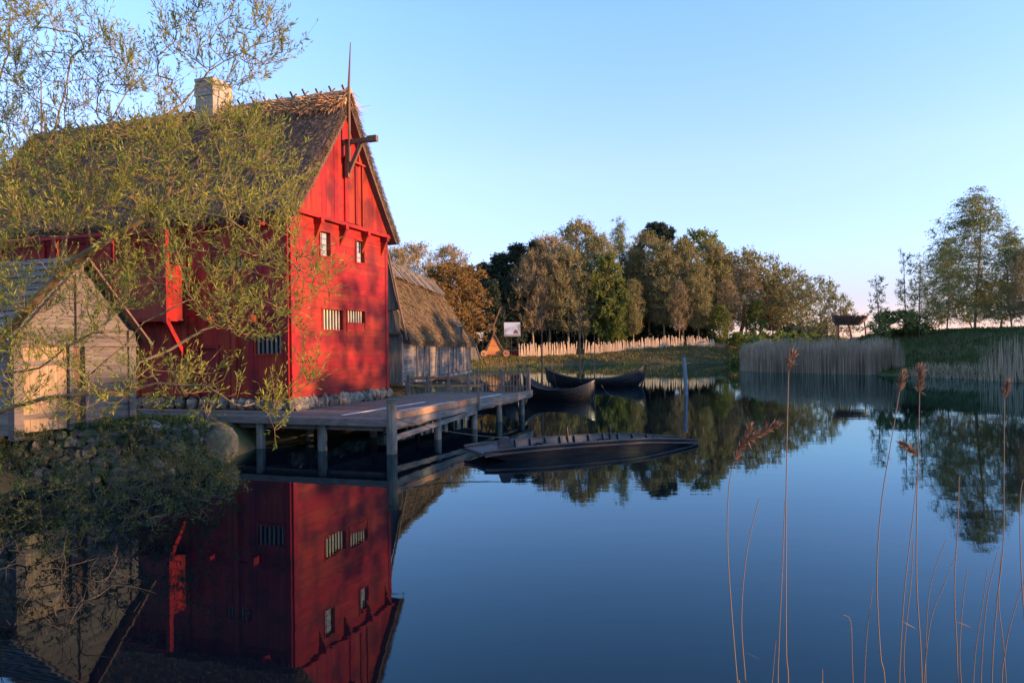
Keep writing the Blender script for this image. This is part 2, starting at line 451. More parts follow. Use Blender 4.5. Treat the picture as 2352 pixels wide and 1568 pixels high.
# ------------------------------------------------------------------ the red warehouse
A = Vector((-7.57, 24.6, 1.0))
RZ = math.atan2(.948, .32)
def local(o, rz, p):
    d = p-o; c, s = math.cos(rz), math.sin(rz)
    return Vector((d.x*c+d.y*s, -d.x*s+d.y*c, d.z))
def hit(o, rz, px, py, axis, val):
    """where the view line through a picture point meets the plane local[axis] = val"""
    a = local(o, rz, Vector((0,0,EYE))); b = local(o, rz, P(px, py, 10))
    t = (val-a[axis])/(b[axis]-a[axis])
    return a+(b-a)*t
rng = random.Random(3); nr = np.random.default_rng(3)
W, L, ZB, ZT, ZP = 6.75, 17.0, .42, 6.85, 11.75
H = thing('red_warehouse', 'tall red timber warehouse with steep thatched roof beside the jetty', 'building', A, RZ)
def gp(px, py, y=-.02): 
    q = hit(A, RZ, px, py, 1, y); return q.x, q.z
def sp(px, py, x=-.02):
    q = hit(A, RZ, px, py, 0, x); return q.y, q.z
# gable wall, lower storeys : horizontal boards with cut-outs for windows
wins = []
for (x0, y0, x1, y1) in ((733,533,756,588),(815,554,834,603)):
    a = gp(x0, y0); b = gp(x1, y1); c = gp(x0, y1); d = gp(x1, y0)
    wins.append((a[0], b[0], (c[1]+b[1])/2, (a[1]+d[1])/2))
bars = []
for (x0, y0, x1, y1) in ((738,711,786,757),(795,713,836,758)):
    a = gp(x0, y0); b = gp(x1, y1); c = gp(x0, y1); d = gp(x1, y0)
    bars.append((a[0], b[0], (c[1]+b[1])/2, (a[1]+d[1])/2))
def board_wall(mb, u0, u1, z0, z1, holes, place, pitch=.26, th=.05, gap=.004, jit=.007, seed=1):
    """horizontal boards between u0,u1 with rectangular holes; place(u0,u1,z0,z1,out) adds a box"""
    r = random.Random(seed); z = z0
    cuts = sorted({h[2] for h in holes} | {h[3] for h in holes})
    while z < z1-.01:
        zt = min(z+pitch*r.uniform(.8, 1.25), z1)
        for c in cuts:
            if z+.03 < c < zt+.03: zt = c; break
        spans = [(u0, u1)]
        for h in holes:
            if h[2] <= z+.01 and zt <= h[3]+.01:
                ns = []
                for a, b in spans:
                    if h[0] > a and h[1] < b: ns += [(a, h[0]), (h[1], b)]
                    else: ns.append((a, b))
                spans = ns
        for a, b in spans:
            segs = [a, b]
            if b-a > 3: segs = [a, a+(b-a)*r.uniform(.35, .65), b]
            for s0, s1 in zip(segs[:-1], segs[1:]):
                place(s0+gap/2, s1-gap/2, z+gap/2, zt-gap/2, r.uniform(0, jit))
        z = zt
mb = MB()
board_wall(mb, .0, W, ZB, ZT, wins+bars, lambda a,b,c,d,o: mb.box(a, b, -.05-o, 0.0, c, d))
gw = mb.build('gable_wall', M['red_h'], H)
mb = MB(); mb.box(.05, W-.05, .02, .14, ZB, ZT)
mb2 = MB()
# core walls behind the boards, with dark openings left as recesses
core = MB()
def core_wall(holes):
    xs = sorted({.05, W-.05} | {h[0] for h in holes} | {h[1] for h in holes}); zs = sorted({ZB, ZT} | {h[2] for h in holes} | {h[3] for h in holes})
    for i in range(len(xs)-1):
        for j in range(len(zs)-1):
            cx, cz = (xs[i]+xs[i+1])/2, (zs[j]+zs[j+1])/2
            if any(h[0] < cx < h[1] and h[2] < cz < h[3] for h in holes): continue
            core.box(xs[i], xs[i+1], .0, .2, zs[j], zs[j+1])
core_wall(wins+bars)
core.build('wall_frame', M['dark_red'], H)
# corner posts and rails on the gable
for x in (-.06, W-.16):
    mb = MB(); mb.box(x, x+.22, -.075, .16, ZB-.02, ZT); mb.build('corner_post', M['red'], H)
for z in (ZB+.06, 2.05, 4.25, 5.05):
    mb = MB(); mb.box(.17, W-.17, -.062, .0, z, z+.03); mb.build('wall_rail', M['red_h'], H)
for i, (a, b, c, d) in enumerate(wins):
    m1 = MB(); m1.box(a+.01, b-.01, .09, .11, c+.01, d-.01)
    fr = MB(); t = .05
    fr.box(a-t, a, -.09, .02, c-t, d+t); fr.box(b, b+t, -.09, .02, c-t, d+t); fr.box(a, b, -.09, .02, d, d+t); fr.box(a, b, -.10, .02, c-t, c)
    f = fr.build('window', M['red'], H)
    m1.build('pane', M['glass'], f)
    ld = MB()
    for k in (1,2,3): ld.box(a+.01, b-.01, .075, .088, c+(d-c)*k/4-.012, c+(d-c)*k/4+.012)
    ld.box((a+b)/2-.01, (a+b)/2+.01, .072, .086, c+.01, d-.01)
    ld.build('lead_bar', M['lead'], f)
for i, (a, b, c, d) in enumerate(bars):
    bk = MB(); bk.box(a+.003, b-.003, .19, .2, c+.003, d-.003)
    fr = MB(); t = .045
    fr.box(a-t, a, -.08, .02, c-t, d+t); fr.box(b, b+t, -.08, .02, c-t, d+t); fr.box(a, b, -.08, .02, d, d+t); fr.box(a, b, -.09, .02, c-t, c)
    f = fr.build('barred_window', M['red'], H)
    bk.build('opening', M['dark'], f)
    n = 7; pb = MB()
    for k in range(n):
        x = a+(b-a)*(k+.5)/n
        pb.prism([(x-.04, .05, c), (x+.04, .05, c), (x+.04, .12, c), (x-.04, .12, c)], (0, 0, d-c))
    pb.build('bars', M['pale_wood'], f)
# side wall facing the water
swins = []
for (x0, y0, x1, y1) in ((590,766,650,812),(514,590,560,622)):
    a = sp(x1, y0); b = sp(x0, y1); swins.append((a[0], b[0], b[1], a[1]))
dr = (sp(499,800)[0], sp(458,800)[0], ZB+.02, sp(480,800)[1])
mb = MB(); r2 = random.Random(8)
y = 0.12; holes = swins+[dr]
while y < L-.02:                     # vertical boards
    y1 = min(y+r2.uniform(.2,.3), L)
    zs = [(ZB, ZT)]
    for h in holes:
        if y1 > h[0]+.05 and y < h[1]-.05:
            nz = []
            for a, b in zs:
                if h[2] > a+.05: nz.append((a, h[2]))
                if h[3] < b: nz.append((h[3], b))
            zs = nz if len(zs) == 1 else zs
    for a, b in zs: mb.box(-.04-r2.uniform(0,.012), .02, y+.003, y1-.003, a, b)
    y = y1
mb.build('side_wall', M['red'], H)
mb = MB(); mb.box(.03, .15, .2, L, ZB, ZT); mb.box(W-.15, W, .2, L, ZB, ZT); mb.box(.15, W-.15, L-.15, L, ZB, ZT)
mb.build('inner_wall', M['dark'], H)
for (a, b, c, d) in swins:
    fr = MB(); t = .06
    fr.box(-.09, .02, a-t, a, c-t, d+t); fr.box(-.09, .02, b, b+t, c-t, d+t); fr.box(-.09, .02, a, b, d, d+t); fr.box(-.09, .02, a, b, c-t, c)
    f = fr.build('side_window', M['red'], H)
    pb = MB()
    for k in range(6):
        yy = a+(b-a)*(k+.5)/6; pb.box(-.05, .0, yy-.03, yy+.03, c, d)
    pb.build('bars', M['grey_wood'], f)
mb = MB(); a, b, c, d = dr
mb.box(-.10, .02, a-.12, a, c, d+.12); mb.box(-.10, .02, b, b+.12, c, d+.12); mb.box(-.10, .02, a, b, d, d+.12)
dd = mb.build('side_doorway', M['dark_red'], H)
mb = MB(); mb.box(.0, .028, a, b, c, d); mb.build('door', M['dark_red'], dd)
# posts, joist ends and rails on the side wall
mb = MB()
for t in (.02, 2.2, 4.35, 6.6, 8.9, 11.2, 13.5, 15.8):
    if not (dr[0] < t+.1 < dr[1]): mb.box(-.12, .0, t, t+.18, ZB, ZT-.02)
mb.build('wall_post', M['red'], H)
zj = sp(495, 735)[1]; zj2 = sp(573, 508)[1]
mb = MB(); mb.box(-.09, .0, .2, L, zj+.16, zj+.32); mb.box(-.09, .0, .2, L, zj2-.02-.32, zj2-.34+.16)
mb.build('side_rail', M['dark_red'], H)
for zc, ts in ((zj, [1.3, 3.15, 5.4]), (zj2-.1, [.9, 1.9, 3.3, 4.5, 5.6])):
    for t in ts:
        mb = MB(); mb.box(-.42, .0, t, t+.17, zc-.12, zc+.12); mb.build('joist_end', M['red'], H)
# open gallery on the side wall
gz0, gz1, gz2 = 3.25, 5.15, 6.0; y0 = 4.4; y1 = 13.2; pr = .92
gal = MB()
gal.box(-pr, -.10, y0, y1, gz0-.1, gz0)
gal.box(-pr-.02, -pr+.03, y0+.16, y1, gz0, gz1-.02)
gal.build('gallery', M['red'], H)
mb = MB(); mb.box(-pr+.02, -.12, y0+.03, y0+.08, gz0, gz1); mb.build('gallery_end_panel', M['red'], H)
for t in (y0, y0+2.5, y0+5.2, y1-.15):
    mb = MB(); mb.box(-pr-.06, -pr+.1, t, t+.15, gz0-.15, 6.3); mb.build('gallery_post', M['red'], H)
    mb = MB(); mb.beam((-pr+.02, t+.08, gz0-.1), (-.08, t+.08, gz0-1.35), .13, .16); mb.build('gallery_brace', M['red'], H)
mb = MB(); mb.box(-pr-.04, -pr+.08, y0, y1, 6.3, 6.42); mb.build('gallery_rail', M['red'], H)
# projecting board-clad gable
mb = MB(); yo = -.16; r3 = random.Random(5)
cx = W/2; half = W/2+.22; zt0 = ZT+.12; slope = (ZP-.35-zt0)/half
ld = (gp(784,380)[0], gp(821,380)[0], gp(800,512)[1], gp(800,378)[1])
x = cx-half
while x < cx+half-.02:
    x1 = min(x+r3.uniform(.24,.36), cx+half)
    for s0, s1 in ((x, min(x1, cx)), (max(x, cx), x1)):
        if s1-s0 < .01: continue
        top = lambda q: zt0+slope*(half-abs(q-cx))
        zlo = zt0
        o = r3.uniform(0,.012)
        if s0 > ld[0]-.02 and s1 < ld[1]+.02: continue
        poly = [(s0+.003, yo-o, zlo), (s1-.003, yo-o, zlo), (s1-.003, yo-o, top(s1)), (s0+.003, yo-o, top(s0))]
        mb.prism(poly, (0, .06, 0))
    x = x1
mb.build('gable_boards', M['red'], H)
mb = MB(); mb.prism([(cx-half+.05, yo+.07, zt0), (cx+half-.05, yo+.07, zt0), (cx, yo+.07, ZP-.4)], (0, .15, 0)); mb.build('gable_backing', M['red'], H)
# loft door
a, b, c, d = ld
mb = MB(); n = 4
for k in range(n): mb.box(a+(b-a)*k/n+.004, a+(b-a)*(k+1)/n-.004, yo-.0, yo+.05, zt0+.05, d)
ldo = mb.build('loft_door', M['red'], H)
mb = MB(); t = .07; mb.box(a-t, a, yo-.06, yo+.04, zt0+.02, d+t); mb.box(b, b+t, yo-.08, yo+.04, zt0+.02, d+t); mb.box(a-t-.15, b+t+.15, yo-.11, yo+.04, d+t, d+t+.08)
mb.build('door_frame', M['red'], ldo)
mb = MB(); mb.box((a+b)/2+.12, (a+b)/2+.30, yo-.055, yo-.005, zt0+.05, d-.02); mb.build('door_batten', M['dark_red'], ldo)
# beam and brackets carrying the upper gable
mb = MB(); mb.box(cx-half-.06, cx+half+.06, yo-.09, yo+.05, ZT-.02, ZT+.12)
mb.build('gable_beam', M['red_h'], H)
for x in (1.45, 3.1, 4.75, 6.3):
    mb = MB(); mb.box(x-.10, x+.10, yo-.22, -.05, ZT-.20, ZT-.02)
    mb.prism([(x-.06, -.05, ZT-.2), (x-.06, -.34, ZT-.2), (x-.06, -.05, ZT-.85)], (.12, 0, 0))
    mb.build('bracket', M['red'], H)
# foundation stones
mb = MB(); r4 = random.Random(12)
x = -.1
while x < W+.1:
    w_ = r4.uniform(.2,.75); mb.lump((x+w_/2, -.02, r4.uniform(.14,.24)), w_/2*1.08, .24, r4.uniform(.2,.30), r4, 8, 6, .19); x += w_*.92
y = .2
while y < L:
    w_ = r4.uniform(.3,.6); mb.lump((-.02, y+w_/2, .2), .24, w_/2, r4.uniform(.2,.27), r4, 9, 6, .1); y += w_*r4.choice([.95,1.0,1.5])
mb.box(.12, W-.1, .12, L, -.6, .42)
mb.build('foundation', M['stone'], H)
# roof : two thatched slopes
ov, fo, th = .52, .42, .34
ze = ZT-.15+.1; rr = random.Random(4)
ey0, ey1 = -fo, L+.4
roof = MB()
pk = ZP+.22
eL0, eL1 = (-ov, ey0, ze), (-ov, ey1, ze); eR0, eR1 = (W+ov, ey0, ze), (W+ov, ey1, ze)
rd0, rd1 = (cx, ey0, pk), (cx, ey1-1.2, pk+.15)
thatch_patch(roof, eL0, eL1, rd1, rd0, th, 60, 22, rr, .035, .10)
thatch_patch(roof, eR0, eR1, rd1, rd0, th, 60, 22, rr, .035, .10)
rf = roof.build('roof', M['thatch'], H)
gt = MB(); gt.prism([(.0, L-.02, ZT-.1), (W, L-.02, ZT-.1), (cx, L-.02, ZP-.5)], (0, .06, 0)); gt.build('rear_gable', M['red'], H)
parts = [quad_straws(eL0, eL1, rd1, rd0, 26000, nr, .20, .018, .20, .0), quad_straws(eR0, eR1, rd1, rd0, 5000, nr, .2, .018, .2, .0)]
# shaggy edges at eaves and verges
n = 3500; u = nr.uniform(0, 1, n)[:, None]
e = np.array(eL0)*(1-u)+np.array(eL1)*u; e[:, 2] -= nr.uniform(0, .32, n); e[:, 0] += nr.uniform(0, .12, n)
parts.append(straws(e, np.tile([-.5,0,-.8], (n,1)), .14, .014, .25, nr))
for (q0, q1, sx) in ((eL0, rd0, -1), (eR0, rd0, 1)):
    n = 2600; u = nr.uniform(0, 1, n)[:, None]; e = np.array(q0)*(1-u)+np.array(q1)*u
    k = nr.uniform(0, th, n); e[:, 2] -= k*.6; e[:, 0] -= sx*k*.75
    parts.append(straws(e, np.tile([sx*.45,-.55,-.5], (n,1)), .13, .014, .22, nr))
V, f = join_np(parts)
mesh_np('straw_ends', V, f, M['straw_dark'], rf)
# ridge: loose straw cap held by crossed timbers
n = 17000; u = nr.uniform(0, 1, n); sgn = nr.choice([-1, 1], n)
ys = ey0+u*(ey1-1.2-ey0); dn = nr.uniform(0, .95, n)**1.0
sl = np.array([W/2+ov, -(pk-ze)]); sl = sl/np.linalg.norm(sl)
pp = np.stack([cx+sgn*dn*sl[0], ys, pk+.10+dn*sl[1]+.05*nr.uniform(0,1,n)], -1)
dd_ = np.stack([sgn*sl[0], np.zeros(n), np.full(n, sl[1])], -1)
V, f = straws(pp, dd_, .50, .026, .42, nr)
mesh_np('ridge_straw', V, f, M['ridge_straw'], rf)
cap = MB(); thatch_patch(cap, (cx-.5, ey0-.02, pk-.56), (cx-.5, ey1-1.25, pk-.50), (cx, ey1-1.25, pk+.2), (cx, ey0-.02, pk+.14), .1, 70, 4, rr, .03)
thatch_patch(cap, (cx+.5, ey0-.02, pk-.56), (cx+.5, ey1-1.25, pk-.50), (cx, ey1-1.25, pk+.2), (cx, ey0-.02, pk+.14), .1, 70, 4, rr, .03)
cap.build('ridge_cap', M['ridge_straw'], rf)
tm = MB(); k = 0; y = ey0+.25
while y < ey1-1.6:
    jz = rr.uniform(-.03,.05)
    for s in (-1, 1):
        a0 = Vector((cx-s*.16, y+s*.03, pk+.30+jz)); a1 = Vector((cx+s*.58, y+s*.03, pk-.42+jz))
        tm.beam(a0, a1, .075, .04)
    y += rr.uniform(.52,.68)
tm.build('ridge_timbers', M['grey_wood'], rf)
# chimney through the ridge
ch = MB(); r5 = random.Random(9)
z = pk-.9
while z < pk+1.17:
    h_ = r5.uniform(.12,.2); o = r5.uniform(-.025,.025)
    ch.box(cx-.62-o, cx+.52+o, 5.55-o, 6.45+o, z, min(z+h_-.006, pk+1.2)); z += h_
co = ch.build('chimney', M['chimney'], H)
# spire poles
mb = MB(); q = gp(803, 372, -.50); top = gp(805, 98, -.50)
mb.tube([(q[0], -.50, q[1]), (q[0]+.01, -.50, (q[1]+top[1])/2+.6), (top[0], -.50, top[1])], [.055, .05, .018], 8)
mb.build('gable_pole', M['brown_wood'], H)
mb = MB(); mb.tube([(cx, L-1.3, pk-.6), (cx, L-1.3, pk+2.6)], [.06, .02], 7); mb.build('ridge_pole', M['brown_wood'], H)
# hoist arm
ha = gp(803, 322, -.5)
hz = ha[1]-.05; hx = q[0]
mb = MB(); mb.beam((hx+.08, -.1, hz), (hx+.08, -1.6, hz), .14, .17); mb.beam((hx+.08, -1.25, hz+.02), (hx+.08, -1.65, hz+.02), .18, .22)
hb = mb.build('hoist_beam', M['brown_wood'], H)
mb = MB(); mb.beam((hx+.08, -.95, hz-.1), (hx+.08, -.42, hz-1.15), .12, .14); mb.beam((hx+.08, -.36, hz-1.35), (hx+.08, -.36, hz+.1), .13, .14); mb.build('hoist_brace', M['brown_wood'], hb)
# ------------------------------------------------------------------ grey boathouse behind
B0 = Vector((-5.7, 36.8, 1.0)); BRZ = math.atan2(.993, .115)-math.pi/2
B = thing('grey_boathouse', 'low grey timber house with mossy thatched roof behind the red warehouse', 'building', B0, BRZ)
BL, bw, bzw, brx, brz = 20.5, 3.9, 2.75, -2.0, 7.0
mb = MB(); r6 = random.Random(21)
posts = [0.0, 3.2, 6.2, 9.0, 11.8, 14.6, 17.6, BL-.2]
for a, b in zip(posts[:-1], posts[1:]):
    z = .45
    while z < bzw:
        h_ = min(r6.uniform(.16,.28), bzw-z); mb.box(-.05, .0-r6.uniform(0,.015), a+.2, b, z+.004, z+h_-.004); z += h_
mb.build('side_boards', M['grey_wood_h'], B)
for a in posts:
    mb = MB(); mb.box(-.10, .07, a, a+.2, .3, bzw+.02); mb.build('wall_post', M['grey_wood'], B)
for a in (4.6, 7.7, 13.2):
    mb = MB(); mb.beam((.02, a, .4), (.02, a+.7, bzw), .08, .13, up=(1,0,0)); mb.build('wall_brace', M['grey_wood'], B)
mb = MB(); mb.box(-.12, .10, -.1, BL+.1, .22, .42); mb.box(-.12, .05, -.1, BL+.1, bzw-.1, bzw+.1); mb.build('sill_beam', M['grey_wood_h'], B)
mb = MB(); mb.box(-bw+.2, -.15, .12, BL-.1, .3, bzw); mb.build('inner_wall', M['dark'], B)
# gable towards the viewer, boarded, stepping out storey by storey
mb = MB()
def gtop(x): return min(bzw+(.22-x)*5, bzw+(x+bw+.22)*5, 8.3-abs(x-brx)*.9)-.25
for (za, zb, yo_) in ((.3, 2.9, -.02), (2.9, 4.1, -.10), (4.1, 9, -.17)):
    x = -bw
    while x < -.01:
        x1 = min(x+r6.uniform(.18,.3), -.0); t0, t1 = min(gtop(x)+.25, zb), min(gtop(x1)+.25, zb)
        if max(t0, t1) > za+.05:
            mb.prism([(x+.004, yo_-r6.uniform(0,.012), za), (x1-.004, yo_-.004, za), (x1-.004, yo_-.004, max(t1, za+.01)), (x+.004, yo_-.004, max(t0, za+.01))], (0, .05, 0))
        x = x1
mb.build('gable_boards', M['grey_wood'], B)
mb = MB(); mb.box(-bw, .02, -.20, -.03, 2.82, 2.94); mb.box(-3.2, -.55, -.26, -.1, 4.04, 4.15); mb.build('gable_rail', M['brown_wood'], B)
rr = random.Random(31)
rb = MB(); eo = .42; ezB = bzw-.18
c00, c10, c11, c01 = (eo, .25, ezB), (eo, BL+.35, ezB), (brx, BL-3.6, brz), (brx, .25, brz+.10)
d00, d10 = (-bw-eo, .25, ezB), (-bw-eo, BL+.35, ezB)
thatch_patch(rb, c00, c10, c11, c01, .3, 60, 20, rr, .05, .24)
thatch_patch(rb, d00, d10, c11, c01, .3, 60, 20, rr, .04, .12)
thatch_patch(rb, c10, d10, (brx-.02, BL-3.6, brz), (brx+.02, BL-3.6, brz), .25, 14, 16, rr, .04, .08)
rfB = rb.build('roof', M['mossy'], B)
parts = [quad_straws(c00, c10, c11, c01, 16000, nr, .24, .022, .2), quad_straws(c10, d10, c11, c11, 2500, nr, .24, .022, .2)]
n = 2500; u = nr.uniform(0, 1, n)[:, None]
e = np.array(c00)*(1-u)+np.array(c10)*u; e[:, 2] -= nr.uniform(0, .25, n)
parts.append(straws(e, np.tile([.5,0,-.8], (n,1)), .16, .018, .25, nr))
n = 1500; u = nr.uniform(0, 1, n)[:, None]; e = np.array(c00)*(1-u)+np.array(c01)*u
parts.append(straws(e, np.tile([.4,-.5,-.6], (n,1)), .16, .016, .25, nr))
V, f = join_np(parts); mesh_np('straw_ends', V, f, M['mossy_straw'], rfB)
# barge boards
mb = MB(); mb.beam((eo-.02, -.30, ezB), (-.62, -.30, 7.5), .08, .20, up=(0,-1,0)); mb.build('barge_board', M['brown_wood'], B)
# ridge planks, laid across
mb = MB(); y = 3.2
while y < BL-3.4:
    zz = brz+.10-.10*y/(BL-3.6); t_ = rr.uniform(-.03,.04)
    mb.beam((brx-.12, y, zz+.22+t_), (brx+.85, y, zz-.9+t_*2), .24, .04); mb.beam((brx+.05, y+.2, zz+.2), (brx-.8, y+.2, zz-.8), .22, .04)
    y += rr.uniform(.34,.55)
mb.build('ridge_boards', M['grey_wood'], rfB)
# little hatch dormer low in the thatch
dm = MB(); dy = 14.5
dm.box(-.55, .32, dy, dy+.08, ezB+.1, ezB+1.15); dm.box(-.55, .32, dy+1.1, dy+1.18, ezB+.1, ezB+1.15)
dm.prism([(.40, dy-.1, ezB+1.2), (-1.0, dy-.1, ezB+1.75), (-1.0, dy-.1, ezB+1.85), (.42, dy-.1, ezB+1.28)], (0, 1.4, 0))
dmo = dm.build('dormer', M['grey_wood'], rfB)

# ------------------------------------------------------------------ small grey shed on the left
S0 = Vector((-11.45, 16.5, 1.15)); 
Sh = thing('grey_shed', 'small grey boarded shed with open door behind the willow branches', 'shed', S0, RZ)
SW, SL, sze, szp = 3.28, 5.5, 2.5, 4.25
mb = MB(); r7 = random.Random(14); c2 = SW/2
z = .0
door = (.14, 1.33, .05, 2.05)
while z < sze+.01:
    h_ = min(r7.uniform(.2,.32), max(sze-z, .001))
    for a, b in (((.02, door[0]), (1.95, SW-.02)) if z < 2.0 else ((.02, SW-.02),)):
        if z >= 2.0 or True: mb.box(a, b, -.02-r7.uniform(0,.02), .03, z+.004, z+h_-.004)
    z += max(h_, .05)
z = sze
while z < szp-.1:
    h_ = r7.uniform(.2,.3); a = c2-(szp-z)/(szp-sze)*(c2); b = SW-a
    a2 = c2-(szp-min(z+h_, szp-.02))/(szp-sze)*c2
    mb.prism([(a, -.03-r7.uniform(0,.015), z+.004), (b, -.03, z+.004), (SW-a2, -.03, min(z+h_, szp-.02)-.004), (a2, -.03, min(z+h_, szp-.02)-.004)], (0, .05, 0)); z += h_
mb.build('gable_boards', M['shed_wood'], Sh)
mb = MB(); x = 0
z = 0
while z < sze:
    h_ = min(r7.uniform(.2,.3), sze-z); mb.box(-.03, .03, .1, SL, z+.004, z+h_-.004); z += h_
mb.box(SW-.03, SW+.03, .1, SL, 0, sze); mb.box(0, SW, SL-.05, SL, 0, sze)
mb.build('side_boards', M['grey_wood_h'], Sh)
mb = MB()
for bx_ in ((-.07, .15, -.10, .1, -.1, sze), (SW-.15, SW+.07, -.10, .1, -.1, sze), (c2+.12, c2+.36, -.12, .02, -.1, 2.05), (c2-.10, c2+.12, -.11, .0, 2.2, szp-.1), (1.35, 1.46, -.09, .02, 0, 2.05)):
    mb = MB(); mb.box(*bx_); mb.build('post', M['shed_wood'], Sh)
mb = MB(); mb.box(-.1, SW+.1, -.13, .02, 2.06, 2.2); mb.build('cross_beam', M['shed_wood'], Sh)
mb = MB(); n = 5
for k in range(n): mb.box(door[0]+(door[1]-door[0])*k/n+.004, door[0]+(door[1]-door[0])*(k+1)/n-.004, -.01, .03, door[2], door[3])
dro = mb.build('door', mat('shed_door', (.22,.14,.08), (.36,.23,.13), scale=(10,10,1), rough=.75, bump=.3, island=.1), Sh)
for z in (.35, 1.6):
    mb = MB(); mb.box(door[0], door[1], -.04, -.012, z, z+.12); mb.build('door_ledge', M['shed_wood'], dro)
mb = MB(); mb.box(1.46, 1.95, .05, .09, 0, 2.05); mb.build('doorway', M['brown_wood'], Sh)
rf2 = MB(); n = 12
for s in (0, 1):
    for k in range(n):
        f0, f1 = k/n, (k+1)/n
        e = Vector((-.32, 0, sze-.34)); t = Vector((c2, 0, szp+.04))
        p0 = e.lerp(t, f0); p1 = e.lerp(t, min(1, f1+.03)); 
        if s: p0.x = SW-p0.x; p1.x = SW-p1.x
        nrm = Vector((-(t.z-e.z), 0, t.x-e.x)).normalized()
        if s: nrm.x = -nrm.x
        lift = nrm*(.03)
        a = [p0+lift*1.6, p1, p1+nrm*.035, p0+lift*1.6+nrm*.035]
        rf2.prism([(q.x, -.28-.02*r7.random(), q.z) for q in a], (0, SL+.5, 0))
rf2.build('roof', mat('shed_roof_boards', (.07,.07,.075), (.16,.16,.17), scale=(12,1.2,12), rough=.8, bump=.4, island=.2), Sh)
mb = MB()
for s in (0, 1):
    e = Vector((-.36, -.31, sze-.40)); t = Vector((c2, -.31, szp+.02))
    if s: e.x = SW-e.x
    mb = MB(); mb.beam(e, t, .05, .20, up=(0,-1,0)); mb.build('barge_board', M['brown_wood'], Sh)

# ------------------------------------------------------------------ jetty
C0 = Vector((-3.55, 21.0, 0.0))
J = thing('jetty', 'grey timber jetty on pilings running round the red warehouse', 'jetty', C0, RZ)
def jx(px, py=930): return hit(C0, RZ, px, py, 1, 0).x
def jy(px, py=960): return hit(C0, RZ, px, py, 0, 0).y
JL = 13.5; JW = 11.5
mb = MB(); r8 = random.Random(7)
x = 0.02                                              # right-hand strip, planks run across
while x < JL:
    x1 = min(x+r8.uniform(.17,.24), JL); y1 = JW if x < 1.95 else 4.75
    mb.box(x+.004, x1-.006, .0 if x > .1 else 0, 4.9 if x < 2.1 else y1, .95, 1.0+r8.uniform(-.006,.008))
    if x < 2.0: mb.box(x+.004, x1-.006, 4.905, JW, .95, 1.0+r8.uniform(-.006,.008))
    x = x1
mb.build('deck_planks', M['deck'], J)
mb = MB(); mb.box(-.06, .0, .1, JW, .80, .985); mb.box(.3, .5, .1, JW, .62, .94); mb.build('front_beam', M['deck'], J)
xs1 = jx(1092)
mb = MB(); mb.box(.12, xs1-.04, -.10, -.02, 1.005, 1.20); mb.build('kick_board', M['orange_wood'], J)
mb = MB(); mb.box(.02, JL+.15, -.075, -.005, .74, .995); mb.box(.3, JL, .25, .45, .62, .93); mb.box(.3, JL, 2.6, 2.8, .62, .93); mb.build('edge_beam', M['grey_wood_h'], J)
mb = MB(); mb.box(xs1+.06, JL+.15, -.15, -.08, .80, 1.10); mb.build('edge_board', M['grey_wood_h'], J)
# braces under the edge
mb = MB(); mb.beam((.0, -.03, .45), (xs1, .0, .68), .08, .16); mb.build('under_brace', M['grey_wood_h'], J)
pil = [(-.02, -.02, 1.62, .15)]
for px in (735, 593): pil.append((.12, jy(px), .93, .14))
pil.append((.12, jy(593)+2.6, .93, .14))
for px in (1012, 1095, 1152, 1204): pil.append((jx(px), .12, .93, .13))
for x_, y_ in ((3.5,2.6),(7,2.6),(10.5,2.7),(13,2.7),(2.2,4.3),(1.7,6.8)): pil.append((x_, y_, .93, .13))
for x_, y_, zt_, rad in pil:
    mb = MB(); lx = r8.uniform(-.03,.03); mb.tube([(x_+lx, y_, -1.5), (x_, y_, zt_*.6), (x_, y_-lx, zt_-.03), (x_, y_-lx, zt_)], [rad*1.05, rad, rad, rad*.8], 12)
    mb.build('piling', M['piling'], J, smooth=False)
mb = MB(); mb.box(xs1-.05, xs1+.05, -.19, -.10, .75, 1.42); mb.build('edge_post', M['grey_wood'], J)
mb = MB()  # thin pale strips stand in for light glinting off the deck planks
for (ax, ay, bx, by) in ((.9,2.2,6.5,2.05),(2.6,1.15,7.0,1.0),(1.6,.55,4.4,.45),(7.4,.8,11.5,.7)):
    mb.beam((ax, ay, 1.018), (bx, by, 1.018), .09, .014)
mb.build('glint_strips', M['pale_strip'], J)
# rail at the far end of the jetty
Rl = thing('picket_railing', 'grey picket railing at the far end of the jetty by the boats', 'railing', C0+Matrix.Rotation(RZ, 3, 'Z')@Vector((JL-.1, 0, 1.0)), RZ)
y = .05; k = 0
mb = MB(); mb.box(-.04, .04, .0, 2.5, .93, 1.0); mb.box(-.03, .03, .0, 2.5, .25, .31); mb.build('rail', M['grey_wood_h'], Rl)
while y < 2.45:
    mb = MB(); mb.box(-.055, -.035, y, y+.05, .02, .98+r8.uniform(-.02,.03)); mb.build('picket', M['grey_wood'], Rl); y += .155
for y in (-.1, 1.25, 2.5):
    mb = MB(); mb.box(-.06, .06, y, y+.12, -.02, 1.08); mb.build('post', M['grey_wood'], Rl)
Rk = thing('low_handrail', 'brown two bar handrail beside the picket railing on the jetty', 'railing', C0+Matrix.Rotation(RZ, 3, 'Z')@Vector((JL-.9, 2.3, 1.0)), RZ)
mb = MB(); mb.box(-.04, .04, -.2, 3.6, .62, .76); mb.box(-.03, .03, -.2, 3.6, .28, .38); mb.build('rail', M['orange_wood'], Rk)
for y in (.3, 1.3, 2.4, 3.4):
    mb = MB(); mb.box(-.14, -.045, y, y+.13, -.02, .92 if y < 2 else .84); mb.build('post', M['grey_wood'], Rk)
Rs = thing('stub_fence', 'row of short grey stakes at the foot of the grey thatched house', 'fence', Vector((-5.35, 36.2, .98)), math.radians(-20))
